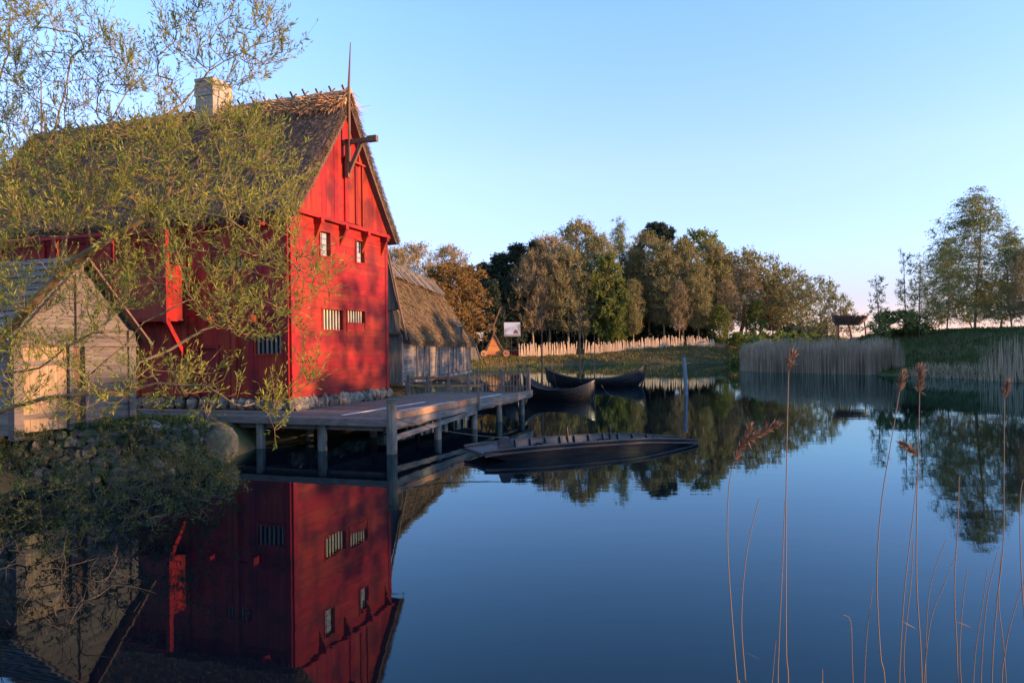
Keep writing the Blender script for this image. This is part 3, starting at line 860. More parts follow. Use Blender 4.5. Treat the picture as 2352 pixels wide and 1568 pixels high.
for k in range(13):
    mb = MB(); mb.tube([(k*.34, 0, -.6), (k*.34+r8.uniform(-.02,.02), 0, .42+r8.uniform(-.05,.08))], .06, 6); mb.build('stake', M['grey_wood'], Rs)
mb = MB(); mb.beam((-.1, .07, .42), (4.3, .07, .40), .08, .10); mb.build('rail', M['grey_wood_h'], Rs)

# ------------------------------------------------------------------ boats
def boat(name, label, pA, pB, beam_, sheer_mid, riseA, riseB, masts, seed):
    d = pB-pA; Lb = d.length; rz = math.atan2(d.y, d.x); mid = (pA+pB)/2
    t = thing(name, label, 'boat', (mid.x, mid.y, 0), rz, 'black wooden boats moored by the jetty')
    ns, nk = 32, 6
    def section(s, inset=0.0):
        b = (beam_/2-inset)*(1-abs(s)**2.4)**.8+.02; top = sheer_mid+(riseB if s > 0 else riseA)*abs(s)**2.6
        keel = -.35+(.35+top*.55)*abs(s)**7
        pts = []
        for k in range(nk+1):
            a = k/nk
            yv = b*math.sin(a*math.pi/2)**.8; zv = keel+inset+(top-keel-inset)*(1-math.cos(a*math.pi/2))**.95
            pts.append((yv, zv))
        return pts
    hull = MB(); xl = lambda s: s*Lb/2*(1-.0)
    rows = []
    for side in (1, -1):
        for k in range(nk):
            for i in range(ns):
                s0, s1 = -1+2*i/ns, -1+2*(i+1)/ns
                a, b = section(s0), section(s1)
                o = .018
                q = [(xl(s0), side*a[k][0], a[k][1]), (xl(s1), side*b[k][0], b[k][1]), (xl(s1), side*(b[k+1][0]+o), b[k+1][1]), (xl(s0), side*(a[k+1][0]+o), a[k+1][1])]
                hull.add(q, [(0,1,2,3)] if side == -1 else [(3,2,1,0)])
                a2, b2 = section(s0, .04), section(s1, .04)
                q = [(xl(s0), side*a2[k][0], a2[k][1]), (xl(s1), side*b2[k][0], b2[k][1]), (xl(s1), side*b2[k+1][0], b2[k+1][1]), (xl(s0), side*a2[k+1][0], a2[k+1][1])]
                hull.add(q, [(3,2,1,0)] if side == -1 else [(0,1,2,3)])
    hull.build('hull', M['black_tar'], t)
    gwl = MB()
    for side in (1, -1):
        pts = [(xl(-1+2*i/ns), side*(section(-1+2*i/ns)[nk][0]+.01), section(-1+2*i/ns)[nk][1]+.01) for i in range(ns+1)]
        for a, b in zip(pts[:-1], pts[1:]): gwl.beam(a, b, .06, .05)
    gwl.build('gunwale', M['black_tar'], t)
    for sg, rise in ((-1, riseA), (1, riseB)):
        st = MB(); top = sheer_mid+rise
        st.prism([(sg*Lb/2*.93, -.035, -.25), (sg*Lb/2*1.005, -.035, top*.55), (sg*Lb/2*1.02, -.035, top+.14), (sg*Lb/2*.985, -.035, top+.12), (sg*Lb/2*.94, -.035, top*.5)], (0, .07, 0)); st.build('stem_post', M['black_tar'], t)
    for s in (-.5, -.1, .3, .6):
        a = section(s)[nk-1]; m_ = MB(); m_.box(xl(s)-.12, xl(s)+.12, -a[0]+.02, a[0]-.02, sheer_mid-.22, sheer_mid-.18); m_.build('thwart', M['tar_grey'], t)
    for (mx, hgt) in masts:
        m_ = MB(); m_.tube([(mx, 0, -.2), (mx, 0, hgt*.5), (mx, 0, hgt)], [.065, .055, .03], 8); mo = m_.build('mast', M['brown_wood'], t)
        m_ = MB(); bb = section(0)[nk][0]
        for (x_, y_, z_) in ((-Lb*.47, 0, sheer_mid+riseA), (Lb*.47, 0, sheer_mid+riseB), (mx-.7, bb, sheer_mid), (mx-.7, -bb, sheer_mid), (mx-.35, bb, sheer_mid), (mx+.4, -bb, sheer_mid)):
            m_.tube([(mx, 0, hgt*.92), (x_, y_, z_)], .007, 4, cap=False)
        m_.build('stay', M['rope'], mo)
    return t
bA = boat('rowing_boat', 'nearer black clinker boat with slim mast just beyond the jetty corner', G(1204, 925)+Vector((0,3.0,0)), G(1366, 919), 1.9, .60, 1.0, .55, [], 1)
pA2 = Vector((.9, 45.5, 0)); 
bB = boat('sailing_boat', 'farther black boat with high curved bow and tall rigged mast', Vector((2.75, 58.3, 0)), Vector((10.6, 57.3, 0)), 2.3, .58, .85, 1.05, [], 2)
bC = boat('rowing_boat', 'low black boat half hidden behind the picket railing', Vector((-2.3, 41.5, 0)), Vector((.35, 39.9, 0)), 1.5, .55, .50, .35, [], 3)
def mast_at(bt, px, ybase, ytop, Z, r=.06, ropes=True, name='mast'):
    b = P(px, ybase, Z); tp = P(px-1, ytop, Z)
    inv = bt.matrix_basis.inverted(); b = inv@Vector((b.x, b.y, -.1)); tp = inv@tp
    m_ = MB(); m_.tube([b, (b+tp)/2, tp], [r, r*.85, r*.5], 8); mo = m_.build(name, M['brown_wood'], bt)
    if ropes:
        m_ = MB()
        for (x_, y_, z_) in ((-3.0,.2,.9), (-1.6,.9,.6), (-.9,-.9,.6), (1.1,.9,.6), (3.0,0,.9), (-2.2,-.8,.6)):
            m_.tube([tp*.95+b*.05, (b.x+x_, y_, z_)], .007, 4, cap=False)
        m_.build('stay', M['rope'], mo)
mast_at(bA, 1245, 880, 700, 44.5, .06, True)
mast_at(bB, 1332, 870, 690, 57.8, .085, True)
mast_at(bB, 1366, 860, 772, 57.8, .06, False)
m_ = MB(); m_.beam((-2.4,.3,.5), (-1.7,.2,2.3), .05, .05); m_.beam((-1.3,.3,.5), (-.8,.2,2.1), .05, .05); m_.build('crutch', M['grey_wood'], bB)

# flat punt
p0 = Vector((-1.08, 19.8, 0)); p1 = Vector((5.62, 22.88, 0)); d = p1-p0; Lp = d.length
Pn = thing('punt', 'long flat black punt with ramp ends floating in front of the jetty', 'boat', p0, math.atan2(d.y, d.x))
ns = 28
def pw(s): return .50+.38*min(1, s*4.5)*1.0 if s < .5 else .42+.46*min(1, (1-s)*3.2)
def pt(s): return (.27-.08*s)+.11*math.sin(math.pi*min(1, max(0, s)))**.6-.10*max(0, s-.7)/.3
def pbm(s):
    e = .19
    if s < e: return pt(0)-.10-(pt(0)+.08)*(s/e)
    if s > 1-.2: return pt(1)-.06-(pt(1)+.12)*((1-s)/.2)
    return -.18
pw = lambda s: (.78 if s < .5 else .45+.33*min(1, (1-s)*2.4))+.03*math.sin(math.pi*s)
for side in (-1, 1):
    mb = MB()
    for i in range(ns):
        s0, s1 = i/ns, (i+1)/ns
        a0, a1 = pw(s0)*side, pw(s1)*side; b0, b1 = (pw(s0)-.12)*side, (pw(s1)-.12)*side; th_ = -.04*side
        for (u0, u1, za, zb) in ((0, .5, 0, 0), (.5, 1, 0, 0)):
            def pp_(s, aw, bw_, u): return bw_+(aw-bw_)*u, pbm(s)+(pt(s)-pbm(s))*u
            y0_, z0_ = pp_(s0, a0, b0, u0); y1_, z1_ = pp_(s1, a1, b1, u0); y2_, z2_ = pp_(s1, a1, b1, u1); y3_, z3_ = pp_(s0, a0, b0, u1)
            o = .012*side*(1-u0*2)
            vs = [(s0*Lp, y0_+o, z0_), (s1*Lp, y1_+o, z1_), (s1*Lp, y2_+o, z2_), (s0*Lp, y3_+o, z3_)]
            vi = [(q[0], q[1]+th_, q[2]) for q in vs]
            mb.add(vs+vi, [(0,1,2,3), (7,6,5,4), (3,2,6,7), (0,4,5,1)])
    mb.build('side_plank', M['black_tar'], Pn)
mb = MB()
for i in range(ns):
    s0, s1 = i/ns, (i+1)/ns
    w0, w1 = pw(s0)-.11, pw(s1)-.11; z0_, z1_ = pbm(s0), pbm(s1)
    vs = [(s0*Lp, -w0, z0_), (s1*Lp, -w1, z1_), (s1*Lp, w1, z1_), (s0*Lp, w0, z0_)]
    mb.add(vs+[(q[0], q[1], q[2]+.04) for q in vs], [(0,3,2,1), (4,5,6,7), (0,1,5,4), (3,7,6,2), (0,4,7,3), (1,2,6,5)])
mb.build('bottom', M['tar_grey'], Pn)
for side in (-1, 1):
    mb = MB()
    for i in range(ns):
        s0, s1 = i/ns, (i+1)/ns
        mb.beam((s0*Lp, (pw(s0)-.02)*side, pt(s0)+.012), (s1*Lp, (pw(s1)-.02)*side, pt(s1)+.012), .085, .035)
        mb.beam((s0*Lp, (pw(s0)+.012)*side, pt(s0)-.10), (s1*Lp, (pw(s1)+.012)*side, pt(s1)-.10), .03, .05)
    mb.build('gunwale', M['tar_grey'], Pn)
for (sa, sb) in ((0, .10), (.86, 1)):
    s_ = [(sa*Lp, -pw(sa)+.03, pt(sa)-.03), (sb*Lp, -pw(sb)+.03, pt(sb)-.03), (sb*Lp, pw(sb)-.03, pt(sb)-.03), (sa*Lp, pw(sa)-.03, pt(sa)-.03)]
    mb = MB(); mb.prism(s_, (0, 0, -.04)); mb.build('end_deck', M['tar_grey'], Pn)
for k in range(11):
    s = .15+k*.068
    if s > .86: break
    mb = MB(); 
    for side in (-1, 1):
        mb.beam((s*Lp, side*(pw(s)-.19), pbm(s)+.1), (s*Lp, side*(pw(s)-.055), pt(s)+.03), .07, .07)
    mb.box(s*Lp-.035, s*Lp+.035, -pw(s)+.15, pw(s)-.15, pbm(s)+.05, pbm(s)+.13)
    mb.build('rib', M['black_tar'], Pn)
for s in (.33, .62):
    mb = MB(); mb.box(s*Lp-.14, s*Lp+.14, -pw(s)+.08, pw(s)-.08, pt(s)-.16, pt(s)-.12); mb.build('thwart', M['black_tar'], Pn)
for s, h_ in ((.46, .28), (.66, .30)):
    mb = MB(); mb.tube([(s*Lp, pw(s)-.08, pt(s)-.3), (s*Lp-.05, pw(s)-.06, pt(s)+h_)], [.045,.03], 7); mb.build('thole_pin', M['black_tar'], Pn)
mb = MB(); mb.prism([(.50, -.62, .3), (.95, -.62, .3), (.80, -.62, .62), (.62, -.62, .62)], (0, .18, 0)); mb.build('mooring_block', M['tar_grey'], Pn)
# mooring ropes
def rope(name, label, a, b, sag, r=.012):
    pts = []; a = Vector(a); b = Vector(b)
    for i in range(13):
        t = i/12; p = a.lerp(b, t); p.z -= sag*4*t*(1-t); pts.append(p)
    m_ = MB(); m_.tube(pts, r, 5); return tag(m_.build(name, M['rope'], None), label, 'rope')
rope('mooring_rope', 'slack rope from the jetty corner post to the punt', P(905, 960, 20.95), Pn.matrix_basis@Vector((.72, -.53, .60)), .10)
rope('mooring_rope', 'thin rope tied between the punt end and the leaning post', Pn.matrix_basis@Vector((Lp-.1, 0, .3)), P(1577, 880, 45.8), .25)
rope('mooring_rope', 'pale rope hanging from the black boat bow into the water', bA.matrix_basis@Vector((2.6, .1, .9)), G(1420, 905), .35)
# leaning mooring post in the water
b_ = G(1577, 906); t_ = P(1571, 823, 45.8)
mo = thing('mooring_post', 'pale blue grey mooring post standing alone in the pond', 'post', b_)
m_ = MB(); m_.tube([(0.02,0,-1.2), (t_-b_)*.5, (t_-b_)], [.135,.13,.125], 12); m_.build('shaft', M['blue_post'], mo)
m_ = MB(); m_.tube([(t_-b_)+Vector((0,0,-.02)), (t_-b_)+Vector((0,0,.07))], [.13,.08], 12); m_.build('cap', M['grey_wood'], mo)

# ------------------------------------------------------------------ far bank : fences, engine, boards
def ground_at(px, Z):
    u, _ = ray(px, 800); x = u*Z; return Vector((x, Z, gz(x, Z)))
def paling(name, label, pa, za, pb, zb, n, h, seed):
    r = random.Random(seed); a = ground_at(pa, za)
    t = thing(name, label, 'fence', a, 0, 'pale stake fences on the far bank')
    for k in range(n):
        px = pa+(pb-pa)*(k+.5)/n; q = (k+.5)/n; Z = 1/((1-q)/za+q/zb)
        p = ground_at(px, Z)-a; w_ = r.uniform(.09,.17)*Z/145; hh = h*r.uniform(.72,1.1)*(1.18 if r.random() < .06 else 1); lx = r.gauss(0,.07)*hh
        m_ = MB(); a0 = r.uniform(0,3)
        m_.tube([p+Vector((0,0,-.2)), p+Vector((lx*.5, 0, hh*.5)), p+Vector((lx, r.gauss(0,.05), hh))], [w_, w_*.95, w_*.75], 5)
        m_.build('stake', M['pale_wood'], t)
    return t
paling('stake_fence', 'nearest and tallest run of pale stakes on the far bank, by the red engine', 1191, 140, 1322, 144, 46, 2.5, 1)
paling('stake_fence', 'middle run of pale stakes on the far bank, behind the boat masts', 1342, 144.5, 1570, 148.5, 84, 2.2, 2)
paling('stake_fence', 'farthest run of pale stakes on the far bank, ending by the earth heap', 1578, 148.6, 1642, 149.6, 26, 2.0, 3)
# siege engine
e0 = ground_at(1136, 137)
E = thing('trebuchet', 'orange planked siege engine on wheels with raised arm on the far bank', 'siege engine', e0, math.radians(6))
mb = MB()
for k in range(9):
    z0_, z1_ = .45+k*.36, .45+(k+1)*.36-.02
    w0, w1 = 1.75*(1-(z0_-.45)/3.9), 1.75*(1-(z1_-.45)/3.9)
    mb.prism([(-w0-.1, -.85, z0_), (w0-.1, -.85, z0_), (w1-.1, -.85, z1_), (-w1-.1, -.85, z1_)], (0, .08, 0))
mb.build('front_panel', mat('engine_boards', (.50,.17,.05), (.60,.24,.08), scale=(3,3,3), rough=.8, bump=.1, island=.15), E)
mb = MB()
for s in (-1, 1):
    mb.beam((s*2.15-.1, -1.0, .3), (s*.1-.1, -1.0, 4.2), .16, .16, up=(0,-1,0)); mb.beam((s*2.15-.1, 1.0, .3), (s*.1-.1, 1.0, 4.2), .16, .16, up=(0,-1,0))
    mb.prism([(s*2.15-.1, -.75, .4), (s*2.05-.1, -.75, .4), (s*.0-.1, -.75, 4.0), (s*.1-.1, -.75, 4.1)], (0, 1.6, 0))
mb.beam((-2.6,-1,.3), (2.5,-1,.3), .2, .2); mb.beam((-2.6,1,.3), (2.5,1,.3), .2, .2)
mb.build('frame', M['brown_wood'], E)
mb = MB(); mb.beam((-.1,-.2,4.0), (-.1,-.2,6.3), .3, .3); mb.box(-1.05,.45,-.4,.2,5.2,5.45); mb.box(-1.1,-.75,-.5,.3,4.7,6.3); mb.beam((.35,-.2,4.6),(-.5,-.2,6.2),.2,.2); mb.build('head', M['brown_wood'], E)
mb = MB(); mb.beam((-.25, -.2, 5.6), (1.25, -.2, 9.3), .26, .26); mb.build('arm', M['brown_wood'], E)
for (x_, y_) in ((-2.1,-1.35),(2.1,-1.35),(-2.1,1.35),(2.1,1.35)):
    mb = MB(); mb.tube([(x_, y_-.12, .6), (x_, y_+.12, .6)], .62, 16); wo = mb.build('wheel', M['orange_wood'], E)
    mb = MB(); mb.tube([(x_, y_-.22, .6), (x_, y_+.2, .6)], .14, 8); mb.build('hub', M['brown_wood'], wo)
# printed boards among the trees
def board(name, label, px0, px1, y0, y1, Z, m, legs, strip=False):
    a = P(px0, y1, Z); b = P(px1, y0, Z); g0 = gz((a.x+b.x)/2, Z)
    t = thing(name, label, 'sign', ((a.x+b.x)/2, Z, g0)); w2 = (b.x-a.x)/2
    mb = MB(); mb.box(-w2, w2, -.04, .04, a.z-g0, b.z-g0); pn = mb.build('panel', m, t)
    if strip:
        mb = MB(); zz0, zz1 = a.z-g0, b.z-g0
        mb.box(-w2, w2, -.06, -.045, zz1-.28, zz1-.02); mb.build('heading_strip', M['pale_strip'], pn)
        mb = MB(); mb.prism([(.1, -.055, zz0+.5), (1.3, -.055, zz0+.5), (.95, -.055, zz0+1.2), (.6, -.055, zz0+1.35), (.35, -.055, zz0+.95)], (0,.006,0))
        mb.box(-w2+.1, w2-.1, -.055, -.047, zz0+.1, zz0+.3); mb.build('picture', M['brown_wood'], pn)
    for x_ in legs:
        mb = MB(); mb.beam((x_*w2, .1, -.1), (x_*w2, .1, b.z-g0), .1, .1); mb.build('leg', M['bark_dark'], t)
board('notice_board', 'large pale printed board on dark legs at the wood edge', 1158, 1195, 740, 772, 146, M['white_board'], (-.75, -.1, .7), True)
board('banner', 'small white rectangular banner beside the thatched house corner', 1094, 1110, 763, 782, 140, M['white_sign'], (-.8, .8))
# weathered board lean-to and low plank wall near the engine
q = ground_at(1088, 128)
t = thing('plank_hut', 'small weathered plank hut between the grey house and the siege engine', 'hut', q, math.radians(8))
mb = MB()
for k in range(9):
    x_ = -1.0+k*.24; hh = 2.9 if k < 5 else 2.9-(k-4)*.55
    mb.prism([(x_, 0, -.1), (x_+.23, 0, -.1), (x_+.23, 0, hh-.1), (x_, 0, hh)], (0,.06,0))
mb.build('front', M['grey_wood'], t)
mb = MB(); mb.beam((1.3,-.03,-.1),(.35,-.03,3.0),.12,.12,up=(0,-1,0)); mb.box(-1.0,-.94,.06,1.6,-.1,2.6); mb.build('post', M['grey_wood'], t)
q = ground_at(1167, 141); t = thing('plank_wall', 'low red brown plank wall between the siege engine and the stake fence', 'wall', q)
mb = MB(); mb.box(0, 3.0, -.05, .05, -.1, 1.05); mb.box(0, 3.0, .06, .1, .0, .5); mb.build('boards', M['dark_red'], t)
mb = MB(); mb.box(-.1, 3.1, -.12, .12, 1.05, 1.22); mb.build('cap', M['grey_wood_h'], t)
# pale stones at the far shore
rg = random.Random(77); 
for i, (px, Z, lab, s) in enumerate(((1175, 124, 'small white boulder on the far shore above the picket railing', .38), (1131, 118, 'pale rounded stone on the bank below the siege engine', .3), (1228, 131, 'whitish stone in the grass below the tallest stakes', .45))):
    p = ground_at(px, Z); mb = MB(); mb.lump((0,0,s*.25), s*1.6, s, s*.7, rg, 9, 6, .12); o = mb.build('boulder', M['chimney'], None, True); o.location = p; tag(o, lab, 'stone')
# shelter on the mound
h0 = Vector((ray(1958, 775)[0]*100, 100, 0)); h0.z = gz(h0.x, h0.y)
Hs = thing('thatched_shelter', 'open shelter with drooping thatched roof on posts above the reeds', 'shelter', h0, math.radians(-12))
k = 100/1650; zt_ = 3+(794-726)*k-h0.z; zl = 3+(794-752)*k-h0.z
mb = MB(); rr = random.Random(6)
c_ = [(-2.6,-1.8,zt_+.35-1.2), (.4,-1.8,zt_-.95), (2.4,1.5,zt_+.05), (-2.3,1.5,zt_+.2)]
thatch_patch(mb, c_[0], c_[1], c_[2], c_[3], .45, 16, 10, rr, .12, .15); rfs = mb.build('roof', M['thatch'], Hs)
V, f = quad_straws(*c_, 1800, nr, .55, .07, .35, .05); mesh_np('straw_ends', V, f, M['straw_dark'], rfs)
for (x_, y_, xt, yt_, zt2, r_) in ((-2.3,-1.5,-2.2,-1.5,zt_-.6,.17), (.4,1.2,-.5,1.2,zt_-.1,.13), (2.0,1.2,1.8,1.2,zt_-.1,.12), (-1.9,1.2,-1.9,1.3,zt_,.12)):
    mb = MB(); mb.tube([(x_, y_, -1.0), ((x_+xt)/2+.08, y_, zt2*.5), (xt, yt_, zt2)], [r_, r_*.9, r_*.8], 7); mb.build('post', M['brown_wood'], Hs)
mb = MB(); mb.beam((-.5,-.8,1.0),(1.0,-.8,1.0),.14,.14); mb.beam((-.3,-.8,-.3),(.8,-.8,1.0),.12,.12,up=(0,-1,0)); mb.beam((.8,-.8,-.3),(-.3,-.8,1.0),.12,.12,up=(0,-1,0)); mb.beam((1.0,-.8,-.3),(.85,-.8,1.0),.12,.12,up=(0,-1,0)); mb.beam((-.5,-.8,-.3),(-.4,-.8,1.0),.12,.12,up=(0,-1,0)); mb.build('trestle', M['bark_dark'], Hs)
# earth heap at the fence end
o = MB(); o.lump((0,0,0), 4.2, 2.5, 1.1, random.Random(2), 14, 8, .08); o = o.build('earth_heap', mat('dry_earth', (.20,.12,.06), (.32,.19,.10), scale=(2,2,2), rough=.95, bump=.5), None, True)
o.location = ground_at(1668, 151)-Vector((0,0,.2)); tag(o, 'orange heap of earth at the end of the stake fence', 'earth heap')

# ------------------------------------------------------------------ stone bank on the left
Rb = random.Random(41)
mb = MB()
shore = [(-14.5,15.6),(-12,17.2),(-9.6,17.25),(-8.6,18.6),(-8.2,19.6)]
seg = []
for (ax, ay), (bx, by) in zip(shore[:-1], shore[1:]):
    n = int(math.hypot(bx-ax, by-ay)/.26)
    for i in range(n): seg.append((ax+(bx-ax)*i/n, ay+(by-ay)*i/n, math.atan2(by-ay, bx-ax)))
for row in range(6):
    for (x_, y_, a_) in seg:
        if Rb.random() < .08: continue
        nx_, ny_ = math.sin(a_), -math.cos(a_)
        off = -.02-row*.13+Rb.uniform(-.05,.05)
        s = Rb.uniform(.13,.21)
        mb.lump((x_+nx_*(off+.35)+Rb.uniform(-.08,.08), y_+ny_*(off+.35), .02+row*.2+Rb.uniform(-.05,.05)), s*1.15, s*.9, s*.82, Rb, 7, 5, .2)
tag(mb.build('stone_embankment', M['moss_stone'], None), 'mossy dry stone wall along the water below the grey shed', 'stone wall')
mb = MB(); mb.lump((0,0,0), .80, .66, .60, random.Random(3), 13, 9, .13); o = mb.build('boulder', M['moss_stone'], None, True)
o.location = P(484, 1012, 20.0); o.location.z = .38; tag(o, 'large rounded grey green boulder at the left end of the jetty', 'stone')
mb = MB(); mb.lump((0,0,0), .36, .3, .2, random.Random(5), 12, 8, .08); o = mb.build('boulder', M['stone'], None, True)
o.location = P(338, 985, 18.2); o.location.z = 1.15; tag(o, 'small sunlit stone at the corner of the grey shed', 'stone')
mb = MB(); mb.lump((0,0,0), .5, .4, .3, random.Random(8), 12, 8, .08); o = mb.build('boulder', M['moss_stone'], None, True)
o.location = P(385, 1040, 18.3); o.location.z = .6; tag(o, 'medium yellowish stone on top of the embankment beside the large boulder', 'stone')
# ------------------------------------------------------------------ tree growing
class Skel:
    def __init__(s):
        s.p = []; s.par = []; s.w = []
    def add(s, p, par, w=0.0):
        s.p.append(np.array(p, float)); s.par.append(par); s.w.append(w); return len(s.p)-1
    def line(s, pts, par=-1):
        ids = []
        for p in pts:
            par = s.add(p, par); ids.append(par)
        return ids
    def attach(s, targets, rng, step=.5, up=.25, wig=.08, order=None, first=0):
        tg = np.asarray(targets, float)
        P0 = np.array(s.p)
        dd = np.array([np.min(np.linalg.norm(P0-t, axis=1)) for t in tg])
        ends = []
        buf = np.zeros((len(P0)+len(tg)*60, 3)); n = len(P0); buf[:n] = P0
        for i in np.argsort(dd):
            t = tg[i]
            D = np.linalg.norm(buf[first:n]-t, axis=1)
            # prefer attaching from below
            D = D+np.maximum(0, buf[first:n, 2]-t[2])*.6
            j = int(np.argmin(D))+first; a = buf[j]; L = np.linalg.norm(t-a)
            if L < step*.35: ends.append(j); continue
            pr = s.par[j]; d0 = (a-buf[pr]) if pr >= 0 else np.array([0,0,1.])
            d0 = d0/(np.linalg.norm(d0)+1e-9)
            c = a+(d0*.35+(t-a)/L*.65+np.array([0,0,-up if up < 0 else 0]))*L*.5
            if up > 0: c[2] -= up*L*.25
            m = min(50, max(2, int(L/step)+1)); par = j
            for k in range(1, m+1):
                u = k/m; p = a*(1-u)**2+c*2*u*(1-u)+t*u*u
                if k < m: p = p+rng.normal(0, wig*step, 3)
                par = s.add(p, par); buf[n] = p; n += 1
            ends.append(par)
        return ends
    def radii(s, tip, power=2.2, rmax=None):
        n = len(s.p); acc = np.zeros(n)
        has = np.zeros(n, bool)
        for i in range(n-1, -1, -1):
            r = tip**power if not has[i] else acc[i]
            acc[i] = r
            if s.par[i] >= 0:
                acc[s.par[i]] += r; has[s.par[i]] = True
        r = acc**(1/power)
        if rmax: r = np.minimum(r, rmax)
        return r
    def mesh(s, r, k_thick=6, thin=.03):
        """tapered tubes along every branch"""
        n = len(s.p); P_ = np.array(s.p); ch = [[] for _ in range(n)]
        for i, q in enumerate(s.par):
            if q >= 0: ch[q].append(i)
        V = []; Fq = []; done = [False]*n
        starts = [(-1, i) for i in range(n) if s.par[i] < 0]
        st = list(starts)
        while st:
            pr, i = st.pop()
            chain = [pr] if pr >= 0 else []
            j = i
            while True:
                chain.append(j)
                if not ch[j]: break
                b = max(ch[j], key=lambda q: r[q])
                for q in ch[j]:
                    if q != b: st.append((j, q))
                j = b
            if len(chain) < 2: continue
            pts = P_[chain]; rr_ = r[chain].copy()
            if pr >= 0: rr_[0] = min(rr_[0], rr_[1]*1.25)
            rmx = rr_.max(); k = k_thick if rmx > thin*3 else (4 if rmx > thin else 3)
            tg = np.gradient(pts, axis=0); tg /= np.linalg.norm(tg, axis=1)[:, None]+1e-9
            ref = np.array([.3,.2,1.]) if abs(tg[0][2]) < .8 else np.array([1.,.3,.1])
            a = np.cross(tg, ref); a /= np.linalg.norm(a, axis=1)[:, None]+1e-9
            b = np.cross(tg, a)
            th_ = np.arange(k)*2*math.pi/k
            ring = pts[:, None]+(a[:, None]*np.cos(th_)[None, :, None]+b[:, None]*np.sin(th_)[None, :, None])*rr_[:, None, None]
            base = sum(len(v) for v in V[-1:]) and base_n[0] if V else 0
            base = base_n[0] if V else 0
            if not V: base_n = [0]
            V.append(ring.reshape(-1, 3)); m = len(chain)
            i0 = (np.arange(m-1)[:, None]*k+np.arange(k)[None])
            i1 = (np.arange(m-1)[:, None]*k+(np.arange(k)+1)[None] % k)
            Fq.append(np.stack([i0, i1, i1+k, i0+k], -1).reshape(-1, 4)+base)
            base_n[0] = base+m*k
        return np.concatenate(V), np.concatenate(Fq)

def leaf_quads(pos, dirs, length, width, rng, jit=.5):
    n = len(pos); d = dirs+rng.normal(0, jit, (n, 3)); d /= np.linalg.norm(d, axis=1)[:, None]+1e-9
    s = np.cross(d, rng.normal(0, 1, (n, 3))); s /= np.linalg.norm(s, axis=1)[:, None]+1e-9
    L = (length*rng.uniform(.55, 1.25, n))[:, None]; w = (width*rng.uniform(.7, 1.2, n))[:, None]
    V = np.stack([pos, pos+d*L*.45+s*w/2, pos+d*L, pos+d*L*.45-s*w/2], 1).reshape(-1, 3)
    return V, np.arange(n*4).reshape(-1, 4)

def build_tree(name, label, cat, loc, trunk, targets, rng, bark, leaf, tip=.02, step=.9, up=.3, wig=.12, twigs=5, twl=1.2,
               nleaf=8, ll=.28, lw=.16, lspread=.5, group=None, rmax=None, droop=0.0, power=2.2, kth=6, tw_r=.012, leaf_jit=.9, leaf_from=.2, upbias=.35):
    s = Skel(); s.line(trunk)
    ends = s.attach(targets, rng, step=step, up=up, wig=wig)
    r = s.radii(tip, power, rmax)
    V, Fq = s.mesh(r, kth, tip*1.6)
    t = thing(name, label, cat, loc, 0, group)
    mesh_np('trunk', V, Fq, bark, t)
    P_ = np.array(s.p); ends = np.array(ends)
    n = len(ends)
    # fine twigs at the ends of branches and along the outer nodes
    outer = np.where(r < tip*2.6)[0]
    base_i = np.concatenate([np.repeat(ends, twigs), rng.choice(outer, n*twigs)])
    b = P_[base_i]; par = np.array(s.par)[base_i]; d0 = b-P_[par]; d0 /= np.linalg.norm(d0, axis=1)[:, None]+1e-9
    m = len(b); d = d0+rng.normal(0, .55, (m, 3))+np.array([0, 0, upbias]); d /= np.linalg.norm(d, axis=1)[:, None]
    L = twl*rng.uniform(.4, 1.15, m)[:, None]
    mid = b+d*L*.5; e = b+d*L+np.array([0,0,-1])*droop*L
    sd = np.cross(d, rng.normal(0,1,(m,3))); sd /= np.linalg.norm(sd, axis=1)[:, None]; sd *= tw_r
    V = np.stack([b-sd, b+sd, mid+sd*.8, mid-sd*.8, e+sd*.4, e-sd*.4], 1).reshape(-1, 3); bb = np.arange(m)[:, None]*6
    mesh_np('twigs', V, np.concatenate([bb+np.array([[0,1,2,3]]), bb+np.array([[3,2,4,5]])]), bark, t)
    if nleaf:
        k = np.repeat(np.arange(m), nleaf); u = rng.uniform(leaf_from, 1.05, len(k))[:, None]
        pos = np.where(u < .5, b[k]+(mid[k]-b[k])*u*2, mid[k]+(e[k]-mid[k])*(u*2-1))+rng.normal(0, .04*lspread, (len(k), 3))
        V, Fq = leaf_quads(pos, d[k]*.6, ll, lw, rng, leaf_jit)
        mesh_np('crown', V, Fq, leaf, t)
    return t

# ------------------------------------------------------------------ woodland prototypes (built at their first place, then copied)
def env_targets(rng, n, H, z0, rad, shape=1.0, fill=.55, top=1.0, lobes=0):
    out = []
    while len(out) < n:
        z = rng.uniform(z0, 1); a = rng.uniform(0, 2*math.pi)
        q = (z-z0)/(1-z0)
        R_ = rad*min(1, q/.3+.35)*(1 if q < .5 else math.sqrt(max(.02, 1-((q-.5)/.53)**2)))*(1+.22*math.sin(a*3+q*7+lobes)+.15*math.sin(a*5-q*9+lobes*2))
        if rng.uniform() < .25 and math.sin(a*2+lobes) > .3 and q > .75: continue
        rr_ = R_*rng.uniform(fill**2, 1)**.5
        out.append((rr_*math.cos(a), rr_*math.sin(a), z*H))
    return np.array(out)
def trunk_line(rng, H, frac, lean=.03, n=10):
    p = np.zeros(3); out = [p.copy()]; d = np.array([rng.normal(0, lean), rng.normal(0, lean), 1.])
    for i in range(n):
        d = d+np.array([rng.normal(0, lean), rng.normal(0, lean), 0]); p = p+d*H*frac/n; out.append(p.copy())
    return out
KIND = {}
